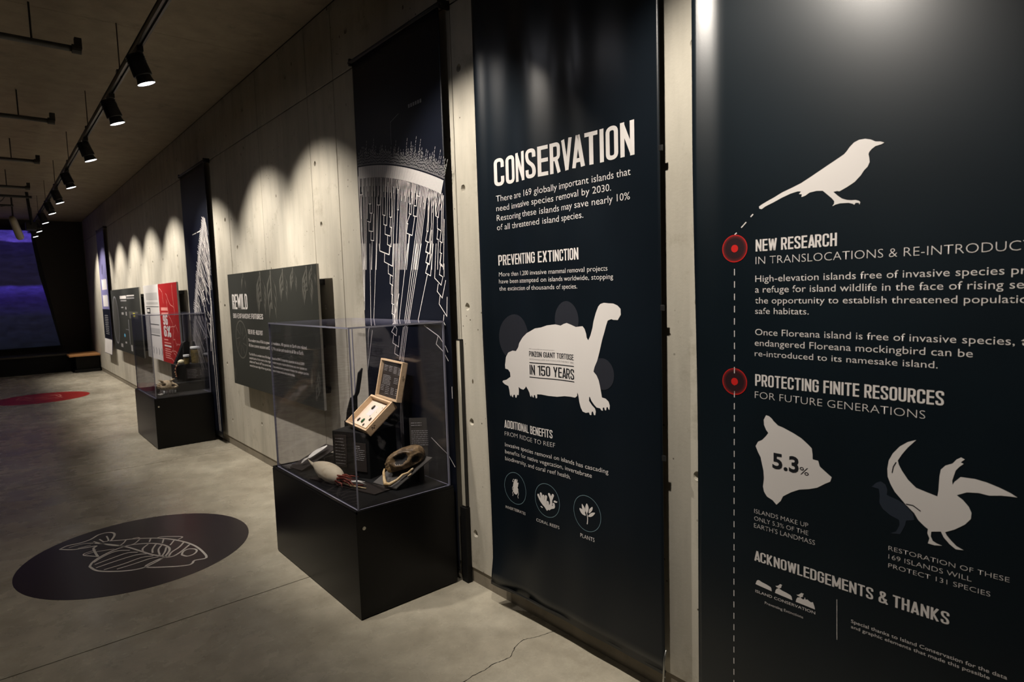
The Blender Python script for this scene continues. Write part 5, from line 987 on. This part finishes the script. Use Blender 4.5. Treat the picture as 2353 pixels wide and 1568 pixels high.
# riser block in case 2, rotated a little
ra = math.atan2(.10, .227); ua = Vector((-math.sin(ra), math.cos(ra), 0)); va = Vector((math.cos(ra), math.sin(ra), 0))
P0 = Vector((-.307, 2.96, .5085))
t = thing('riser_block', P0 + ua * .12 + va * .12, 'black riser block with two text labels under the open wooden insect box', 'riser')
bm = bmesh.new(); obox(bm, P0, ua * .25, va * .24, Vector((0, 0, .245)), .001); mk('block', bm, M['matt_black'], t)
nf = -va
for k, (s0, s1, z0, z1, m) in enumerate(((.235, .150, .735, .560, 'label_dark'), (.105, .018, .700, .545, 'plate'))):
    a = P0 + ua * s0 - va * .002; a.z = z0
    bm = bmesh.new(); obox(bm, (a.x, a.y, z1), ua * (s1 - s0), nf * .003, Vector((0, 0, z0 - z1))); pl = mk('label_plate', bm, M['label_dark'], t)
    textbars(pl, a + nf * .0035 - ua * .008 + Vector((0, 0, -.01)), -ua * (s0 - s1 - .014), Vector((0, 0, -(z0 - z1 - .05 * k - .02))), 9 if k == 0 else 8, .95, .0035, 3 + k, head=0 if k == 0 else 2, off=nf)

# wooden insect box, open
FL, FR, BR, BL = Vector((-.33, 3.185, .792)), Vector((-.33, 2.94, .777)), Vector((-.17, 2.895, .906)), Vector((-.17, 3.130, .920))
t = thing('insect_box', (-.25, 3.04, .80), 'open pale wooden box of pinned insects tilted on the black riser block', 'box')
u = FR - FL; v = BL - FL; u2 = (u + (BR - BL)) / 2; v2 = (v + (BR - FR)) / 2; n = u2.cross(v2).normalized(); 
if n.z < 0: n = -n
U, V = u2.normalized(), (v2 - u2.normalized() * v2.dot(u2.normalized())).normalized(); LU, LV = u2.length, v2.length; D = .044; O = FL
def lb(bm, a0, a1, b0, b1, c0, c1, bev=.0008): obox(bm, O + U * a0 + V * b0 + n * c0, U * (a1 - a0), V * (b1 - b0), n * (c1 - c0), bev)
w = .011
for (a0, a1, b0, b1) in ((0, LU, 0, w), (0, LU, LV - w, LV), (0, w, w, LV - w), (LU - w, LU, w, LV - w)):
    bm = bmesh.new(); lb(bm, a0, a1, b0, b1, -D, 0); mk('side_panel', bm, M['pale_wood'], t)
bm = bmesh.new(); lb(bm, .001, LU - .001, .001, LV - .001, -D - .004, -D); mk('base_panel', bm, M['pale_wood'], t)
bm = bmesh.new()
for (a0, a1, b0, b1) in ((w, LU - w, w, w + .003), (w, LU - w, LV - w - .003, LV - w), (w, w + .003, w, LV - w), (LU - w - .003, LU - w, w, LV - w)): lb(bm, a0, a1, b0, b1, -D, .004, 0)
mk('inner_lip', bm, M['pale_wood'], t)
bm = bmesh.new(); lb(bm, w + .003, LU - w - .003, w + .003, LV - w - .003, -D, -.026, 0); mk('foam_liner', bm, M['liner'], t)
bm = bmesh.new(); lb(bm, .07, .12, .095, .165, -.026, -.0256, 0); mk('card', bm, M['print_white'], t)
for (a, b, L, m, legs) in ((.085, .150, .030, 'beetle', 1), (.165, .165, .006, 'beetle', 0), (.150, .130, .005, 'beetle', 0), (.195, .130, .026, 'beetle', 1), (.125, .095, .006, 'beetle', 0), (.055, .052, .024, 'beetle', 1), (.100, .055, .030, 'green_beetle', 1), (.150, .078, .022, 'beetle', 1), (.135, .035, .016, 'beetle', 1)):
    c = O + U * a + V * b + n * (-.022); ax = V
    bm = bmesh.new(); tube(bm, [c - ax * L * .5, c - ax * L * .38, c, c + ax * L * .30, c + ax * L * .5], [L * .05, L * .17, L * .24, L * .15, L * .05], 10)
    if legs:
        for s in (-1, 1):
            for k in (-.25, .05, .3): tube(bm, [c + ax * L * k, c + ax * L * k + U * s * L * .38 + ax * L * .1 * (1 if k > 0 else -1)], L * .02, 4)
    mk('insect', bm, M[m], t, True)
bm = bmesh.new(); sp = O + U * LU + V * .05 + n * -.022
def sd(pts, wd):
    for a, b in zip(pts, pts[1:]):
        A = O + U * (LU + .0006) + V * a[0] + n * a[1]; B = O + U * (LU + .0006) + V * b[0] + n * b[1]
        d = (B - A).normalized(); s = d.cross(U).normalized() * wd
        bm.faces.new([bm.verts.new(p) for p in (A - s, B - s, B + s, A + s)])
sd([(.030, -.028), (.036, -.012), (.044, -.030), (.052, -.014), (.058, -.022)], .0016); mk('ink_mark', bm, M['wood_ink'], t)
bm = bmesh.new(); lb(bm, .05, LU - .05, .01, .03, -.075, -D - .004, 0); lb(bm, .03, LU - .03, LV - .07, LV - .03, -.13, -D - .004, 0); mk('tilt_wedge', bm, M['matt_black'], t)
# lid
HL, HR = BL + Vector((0, 0, .002)), BR + Vector((0, 0, .002)); TLp, TRp = Vector((-.125, 3.105, 1.128)), Vector((-.125, 2.862, 1.122))
LUv = ((HR - HL) + (TRp - TLp)) / 2; LVv = ((TLp - HL) + (TRp - HR)) / 2; lw, lh = LUv.length, LVv.length
U = LUv.normalized(); V = (LVv - U * LVv.dot(U)).normalized(); n = U.cross(V).normalized(); O = HL
if n.x > 0: n = -n
for (a0, a1, b0, b1) in ((0, lw, 0, .010), (0, lw, lh - .010, lh), (0, .010, .010, lh - .010), (lw - .010, lw, .010, lh - .010)):
    bm = bmesh.new(); lb(bm, a0, a1, b0, b1, -.030, 0); mk('lid_rim', bm, M['pale_wood'], t)
bm = bmesh.new(); lb(bm, .001, lw - .001, .001, lh - .001, -.034, -.030); mk('lid_panel', bm, M['pale_wood'], t)
bm = bmesh.new(); lb(bm, .012, lw - .012, .012, lh - .012, -.030, -.018, 0); card = mk('printed_card', bm, M['label_dark'], t)
def lp(a, b): return O + U * a + V * b + n * -.0178
for (a, b, wd, h, r) in ((.028, lh - .03, .035, .035, 4), (.080, lh - .03, .035, .035, 4), (.132, lh - .03, .035, .04, 5), (.182, lh - .035, .035, .04, 5), (.028, lh - .085, .095, .055, 7), (.150, lh - .09, .05, .035, 4), (.020, .075, .040, .035, 4), (.072, .075, .045, .05, 5), (.132, .070, .035, .04, 5), (.182, .070, .03, .04, 4)):
    textbars(card, lp(a, b), U * wd, -V * h, r, .95, .0028, int(a * 1000 + b * 100), off=n)
bm = bmesh.new(); A = O + U * (lw - .002) + V * (lh * .62) + n * -.015; tube(bm, [A, A + U * .006 + V * .01, A + U * .004 + V * -.012], .0012, 5)
mk('latch_hook', bm, M['black_rod'], t)

# black bracket stand behind the box
br = S['bracket']
t = thing('bracket_stand', (-.17, 3.42, .51), 'black angular upright stand rising behind the open wooden box', 'stand')
prism_y(br, 3.412, 3.424, M['matt_black'], 'upright', t)
bm = bmesh.new(); box(bm, (-.225, 3.410, .508), (-.14, 3.426, .745), .001); box(bm, (-.25, 3.36, .508), (-.10, 3.46, .514), .001); mk('foot', bm, M['matt_black'], t)

# tilted plate with skull and jaw
pFL, pFR, pBR, pBL = Vector((-.343, 2.866, .520)), Vector((-.308, 2.688, .520)), Vector((-.098, 2.672, .640)), Vector((-.133, 2.850, .640))
t = thing('tilted_plate', (-.22, 2.77, .51), 'dark grey tilted plate carrying the brown skull and its pale jaw', 'plate')
bm = bmesh.new(); obox(bm, pFL, pFR - pFL, pBL - pFL, Vector((0, 0, -.006)), .0006); mk('plate', bm, M['plate'], t)
bm = bmesh.new(); obox(bm, (-.30, 2.74, .508), (.015, -.05, 0), (.05, 0, 0), (0, 0, .02)); obox(bm, (-.16, 2.79, .508), (.015, -.06, 0), (.03, 0, 0), (0, 0, .095)); mk('support', bm, M['matt_black'], t)

def sculpt(name, center, radii, rot, sub, fn, mats, parent, midx=None):
    bm = bmesh.new(); bmesh.ops.create_icosphere(bm, subdivisions=sub, radius=1.0)
    for v in bm.verts: v.co = fn(v.co.copy())
    if midx:
        for f in bm.faces: f.material_index = midx(f.calc_center_median())
    R = Matrix.Translation(center) @ rot @ Matrix.Diagonal((*radii, 1))
    for v in bm.verts: v.co = R @ v.co
    bmesh.ops.recalc_face_normals(bm, faces=bm.faces[:])
    return mk(name, bm, mats, parent, True)
# skull 1: x = length (snout at -x), y = width (camera side -y), z up
pits = [((-.22, -.80, .34), .46, .70), ((-.28, .72, .22), .36, .62), ((.52, -.84, -.16), .34, .35), ((.52, .80, -.12), .34, .45), ((-.86, -.28, .22), .13, .35), ((-.86, .28, .22), .13, .35)]
def sk(p):
    q = p.copy()
    if q.x < 0: q.y *= 1 - .42 * q.x * q.x; q.z *= 1 + .05 * q.x
    if q.x < -.55: q.z -= .25 * (-.55 - q.x)
    if q.z > .55: q.z = .55 + (q.z - .55) * .55
    if q.z < -.45: q.z = -.45 + (q.z + .45) * .3
    for c, r, d in pits:
        dd = (p - Vector(c)).length
        if dd < r: q = q * (1 - d * (1 - (dd / r) ** 2) ** .7 * .75)
        elif dd < r * 1.25: q = q * (1 + .05)
    q += p * .02 * math.sin(p.x * 23 + p.y * 17) * math.cos(p.z * 19)
    return q
def skm(p):
    for c, r, d in pits:
        c = Vector(c)
        if (p.normalized() - c.normalized()).length < r * .95 / max(.8, c.length) and p.length < .86: return 1
    return 2 if p.x < -.80 and p.z < .0 else 0
rot = Matrix.Rotation(math.radians(-24), 4, 'Z') @ Matrix.Rotation(math.radians(-18), 4, 'Y')
t = thing('tortoise_skull', (-.215, 2.765, .58), 'brown mottled tortoise skull with a large dark eye socket, on the tilted plate', 'skull')
sculpt('cranium', Vector((-.205, 2.765, .636)), (.108, .060, .072), rot, 5, sk, [M['brown_bone'], M['socket'], M['beak']], t, skm)
t = thing('jaw_bone', (-.3, 2.76, .54), 'pale V-shaped jaw bone lying in front of the brown skull', 'bone')
tip = Vector((-.333, 2.742, .530))
bm = bmesh.new()
tube(bm, [tip + Vector((.004, -.012, 0)), tip + Vector((-.004, .002, .008)), tip + Vector((.006, .03, .024)), tip + Vector((.022, .062, .050)), tip + Vector((.034, .075, .062))], [.008, .011, .008, .007, .004], 8)
tube(bm, [tip + Vector((-.004, .002, .008)), tip + Vector((.008, -.022, .008)), tip + Vector((.045, -.034, .026)), tip + Vector((.075, -.036, .046)), tip + Vector((.105, -.040, .050)), tip + Vector((.125, -.044, .066))], [.010, .010, .007, .006, .006, .004], 8)
mk('mandible', bm, M['beak'], t, True)
bm = bmesh.new(); tube(bm, [tip + Vector((.095, -.052, .036)), tip + Vector((.115, -.056, .045))], [.004, .006], 6); tube(bm, [tip + Vector((.12, -.045, .062)), tip + Vector((.135, -.04, .066))], [.006, .005], 6); mk('jaw_joint', bm, M['bone'], t, True)

# label panel behind the skull
t = thing('label_panel', (-.07, 2.79, .6), 'dark upright text label standing behind the brown skull', 'label')
a = Vector((-.125, 2.845, .826)); b = Vector((-.030, 2.76, .826)); dn = Vector((0, 0, -.215))
bm = bmesh.new(); obox(bm, a + Vector((.002, .002, -.32)), b - a, Vector((.002, .0022, 0)), Vector((0, 0, .32)), .0005); lpn = mk('panel', bm, M['plate'], t)
nn = Vector((-(a - b).y, (a - b).x, 0)).normalized(); nn = nn if nn.y < 0 else -nn
textbars(lpn, a + (b - a) * .08 + Vector((0, 0, -.018)) + nn * .001, (b - a) * .5, Vector((0, 0, -.025)), 2, 1, .0035, 8, off=nn)
textbars(lpn, a + (b - a) * .08 + Vector((0, 0, -.062)) + nn * .001, (b - a) * .84, Vector((0, 0, -.088)), 8, 1, .0035, 9, off=nn)

# pale specimen with dark red end, on a low dark board
t = thing('specimen_board', (-.43, 2.95, .51), 'low dark board under the pale preserved specimen', 'board')
bm = bmesh.new(); obox(bm, (-.545, 3.20, .509), (.125, -.50, 0), (.11, .02, 0), (0, 0, .006), .0006); mk('board', bm, M['label_dark'], t)
t = thing('preserved_specimen', (-.49, 3.0, .52), 'cream oval preserved specimen with a pointed tail and dark red tangled end', 'specimen')
def bd(p):
    q = p.copy()
    s = 1 - .25 * p.y - .25 * p.y * p.y * (1 if p.y > 0 else .3)
    q.x *= s; q.z *= s
    if p.z < .1: q.x += .05 * math.sin(p.y * 40) * (.1 - p.z); q.z += .05 * math.sin(p.y * 33 + 1)
    return q
sculpt('body', Vector((-.492, 3.085, .567)), (.050, .135, .046), Matrix.Rotation(math.radians(8), 4, 'Z') @ Matrix.Rotation(math.radians(9), 4, 'X'), 4, bd, M['cream'], t)
bm = bmesh.new(); tube(bm, [(-.505, 3.19, .572), (-.515, 3.235, .585), (-.52, 3.27, .602)], [.014, .007, .001], 8); mk('tail', bm, M['cream'], t, True)
r_ = random.Random(5); bm = bmesh.new()
for k in range(16):
    p = [Vector((-.480 + r_.uniform(-.02, .02), 2.965 + r_.uniform(-.02, .02), .550 + r_.uniform(-.02, .02)))]
    for j in range(3): p.append(p[-1] + Vector((r_.uniform(-.006, .028), r_.uniform(-.045, -.015), r_.uniform(-.018, .006))))
    for q_ in p: q_.z = max(q_.z, .519)
    tube(bm, p, [.007, .005, .004, .002], 6)
mk('tangled_end', bm, M['dark_red'], t, True)
bm = bmesh.new()
for dy in (0, .012): tube(bm, [(-.455, 2.885 - dy, .548), (-.425, 2.865 - dy, .545), (-.395, 2.85 - dy, .538 - dy)], [.003, .005, .002], 6)
mk('white_tag', bm, M['white_feather'], t, True)
bm = bmesh.new(); tube(bm, [(-.47, 2.93, .533), (-.455, 2.88, .525), (-.43, 2.83, .522)], [.007, .006, .002], 6); tube(bm, [(-.44, 2.86, .521), (-.415, 2.80, .521)], [.004, .003], 6); mk('pale_bone', bm, M['beak'], t, True)
# feathers on a tilted holder at the back left
t = thing('tilted_holder', (-.42, 3.45, .51), 'dark tilted holder behind the cream specimen', 'holder')
bm = bmesh.new(); obox(bm, (-.540, 3.50, .512), (0.02, -.13, 0), (.235, .03, .085), (0, 0, .004)); obox(bm, (-.40, 3.48, .508), (.02, -.10, 0), (.09, .01, 0), (0, 0, .052)); mk('holder', bm, M['label_dark'], t)
def feather(p0, p1, w, label):
    t = thing('feather', (Vector(p0) + Vector(p1)) / 2, label, 'feather')
    p0, p1 = Vector(p0), Vector(p1); d = (p1 - p0); s = Vector((0, 1, 0)).cross(d).normalized(); s = Vector((.25, -1, .1)).normalized()
    bm = bmesh.new(); top = []; bot = []
    for k in range(11):
        f = k / 10; ww = w * math.sin(PI * min(1, f * .92 + .06)) ** .7
        c = p0 + d * f + Vector((0, 0, .006 * math.sin(PI * f)))
        top.append([bm.verts.new(c + s * ww), bm.verts.new(c + Vector((0, 0, .003))), bm.verts.new(c - s * ww)]); bot.append([bm.verts.new(c + s * ww * .98 - Vector((0, 0, .001))), bm.verts.new(c - Vector((0, 0, .0005))), bm.verts.new(c - s * ww * .98 - Vector((0, 0, .001)))])
    for k in range(10):
        for j in (0, 1):
            bm.faces.new((top[k][j], top[k + 1][j], top[k + 1][j + 1], top[k][j + 1])); bm.faces.new((bot[k][j], bot[k][j + 1], bot[k + 1][j + 1], bot[k + 1][j]))
    bmesh.ops.recalc_face_normals(bm, faces=bm.faces[:]); mk('vane', bm, M['white_feather'], t, True)
    bm = bmesh.new(); tube(bm, [p0 - d * .08, p1], [.0012, .0008], 6); mk('quill', bm, M['beak'], t)
feather((-.455, 3.43, .562), (-.335, 3.44, .612), .028, 'larger white feather on the dark tilted holder')
feather((-.500, 3.42, .545), (-.450, 3.43, .566), .012, 'smaller white feather at the low end of the holder')
t = thing('deck_label', (-.57, 3.55, .51), 'small dark text label lying at the left corner of the nearer case', 'label')
bm = bmesh.new(); obox(bm, (-.562, 3.575, .509), (.0, -.11, 0), (.06, .0, 0), (0, 0, .003)); dl = mk('plate', bm, M['label_dark'], t)
textbars(dl, (-.508, 3.57, .5125), (0, -.10, 0), (-.05, 0, 0), 6, .95, .0035, 12, off=Vector((0, 0, 1)))

# contents of the farther case
t = thing('riser_block', (-.17, 7.6, .51), 'black stepped riser block carrying the jars in the farther case', 'riser')
bm = bmesh.new(); box(bm, (-.285, 7.42, .508), (-.025, 7.66, .782), .001); box(bm, (-.33, 7.30, .508), (-.03, 7.42, .60), .001); mk('block', bm, M['matt_black'], t)
for (x0, x1, z0, z1) in ((-.19, -.04, .62, .74), ):
    bm = bmesh.new(); box(bm, (x0, 7.416, z0), (x1, 7.42, z1)); lp2 = mk('label_plate', bm, M['label_dark'], t)
    textbars(lp2, (x0 + .01, 7.4155, z1 - .01), (x1 - x0 - .02, 0, 0), (0, 0, -(z1 - z0 - .02)), 6, .8, .004, 21, off=Vector((0, -1, 0)))
ln = [(-.2373, .785), (-.02, .785), (-.0905, .86), (-.0777, 1.0083), (-.1157, 1.0248), (-.1464, 1.003), (-.1929, .8886)]
t = thing('sloping_stand', (-.15, 7.7, .78), 'black sloping stand rising behind the two specimen jars', 'stand')
prism_y(ln, 7.67, 7.75, M['matt_black'], 'upright', t)
bm = bmesh.new(); box(bm, (-.24, 7.67, .508), (-.02, 7.75, .785)); mk('foot', bm, M['matt_black'], t)
def jar(x, y, r, z0, z1, label):
    t = thing('specimen_jar', (x, y, z0), label, 'jar')
    bm = bmesh.new(); tube(bm, [(x, y, z0), (x, y, z0 + .004), (x, y, z1 - .03), (x, y, z1 - .022)], [r * .95, r, r, r * .9], 28); mk('glass', bm, M['jar_glass'], t, False)
    bm = bmesh.new(); tube(bm, [(x, y, z0 + .004), (x, y, z1 - .035)], [r * .94] * 2, 28); mk('fluid', bm, M['jar_fluid'], t)
    bm = bmesh.new(); tube(bm, [(x, y, z1 - .022), (x, y, z1 - .018), (x, y, z1 - .003), (x, y, z1)], [r * .98, r * 1.04, r * 1.04, r * .98], 28); mk('lid', bm, M['jar_lid'], t)
    return t
jar(-.072, 7.50, .043, .783, .968, 'tall amber-brown specimen jar with a white lid')
j = jar(-.172, 7.455, .030, .783, .888, 'short specimen jar with a white lid beside the tall jar')
def eg(p):
    q = p.copy(); q.y *= 1; s = 1 - .35 * max(0, -p.x) ** 1.5; q.y *= s; q.z *= s; return q
t = thing('ivory_egg', (-.224, 7.46, .785), 'ivory pointed egg lying left of the short jar', 'egg')
sculpt('shell', Vector((-.226, 7.462, .8125)), (.036, .028, .027), Matrix.Rotation(.3, 4, 'Z'), 3, eg, M['egg'], t)
t = thing('bead_string', (-.29, 7.6, .7), 'string of dark red beads hanging at the left edge of the riser', 'beads')
bp = catmull([(-.268, 7.415, .80), (-.289, 7.413, .77), (-.301, 7.412, .72), (-.296, 7.412, .69), (-.290, 7.413, .66)], 4)
for k, p in enumerate(bp):
    bm = bmesh.new(); bmesh.ops.create_icosphere(bm, subdivisions=1, radius=.006 + .002 * (k % 3 == 0), matrix=Matrix.Translation((p[0] + .003 * math.sin(k * 2), p[1] - .008, p[2]))); mk('bead', bm, M['red_bead'] if k % 3 else M['beak'], t, True)
# pale skull in the farther case
pits2 = [((-.45, -.80, .30), .33, .6), ((-.45, .80, .30), .33, .6), ((-.72, -.55, -.35), .22, .5), ((.60, -.70, .20), .35, .45), ((.60, .70, .20), .35, .45), ((.15, -.3, -.9), .3, .3)]
def sk2(p):
    q = p.copy()
    if q.x > 0: q.z *= 1 - .42 * q.x; q.y *= 1 - .25 * q.x
    if q.z < -.4: q.z = -.4 + (q.z + .4) * .4
    for c, r, d in pits2:
        dd = (p - Vector(c)).length
        if dd < r: q = q * (1 - d * (1 - (dd / r) ** 2) * .8)
    q += p * .035 * math.sin(p.x * 17 + p.y * 13) * math.cos(p.z * 15 + p.x * 9)
    return q
def skm2(p):
    for c, r, d in pits2[:5]:
        if (p.normalized() - Vector(c).normalized()).length < r * .75 and p.length < .82: return 1
    return 0
t = thing('pale_skull', (-.42, 7.27, .51), 'pale cream animal skull with dark eye socket on the deck of the farther case', 'skull')
sculpt('cranium', Vector((-.410, 7.27, .588)), (.098, .060, .062), Matrix.Rotation(math.radians(-10), 4, 'Z') @ Matrix.Rotation(math.radians(6), 4, 'Y'), 5, sk2, [M['bone'], M['brown_bone']], t, skm2)
bm = bmesh.new(); tube(bm, [(-.455, 7.25, .632), (-.475, 7.25, .655), (-.497, 7.25, .664)], [.012, .010, .004], 8); tube(bm, [(-.385, 7.25, .640), (-.365, 7.25, .655), (-.345, 7.25, .660)], [.012, .009, .004], 8); mk('horn_core', bm, M['bone'], t, True)
bm = bmesh.new()
for x in (-.45, -.43, -.40, -.375, -.35): tube(bm, [(x, 7.235, .510), (x, 7.24, .545)], [.009, .011], 8)
mk('tooth', bm, M['jar_lid'], t, True)
t = thing('bone_fragment', (-.50, 7.15, .51), 'small white bone fragment in front of the pale skull', 'bone')
sculpt('fragment', Vector((-.498, 7.15, .5215)), (.020, .012, .013), Matrix.Rotation(.4, 4, 'Z'), 2, lambda p: p * (1 + .15 * math.sin(p.x * 9 + p.y * 7)), M['white_feather'], t)
t = thing('fossil_mount', (-.515, 7.35, .51), 'black carved piece at the left of the pale skull', 'specimen')
sculpt('body', Vector((-.512, 7.35, .558)), (.040, .045, .052), Matrix.Identity(4), 3, lambda p: p * (1 + .22 * math.sin(p.x * 11 + p.z * 9) * math.cos(p.y * 8)), M['beetle'], t)
bm = bmesh.new(); tube(bm, [(-.545, 7.30, .60), (-.50, 7.29, .60), (-.46, 7.28, .615)], [.004, .007, .003], 6); tube(bm, [(-.52, 7.20, .520), (-.47, 7.19, .520)], [.005, .005], 6); mk('pale_edge', bm, M['print_white'], t)
bpy.context.view_layer.update()

for o in COL.objects:
    if o.name.split('.')[0] in ('branch_lines', 'species_band', 'species_names', 'coast_lines', 'leaf_print', 'plot_lines', 'beetle_legs'): o['kind'] = 'stuff'
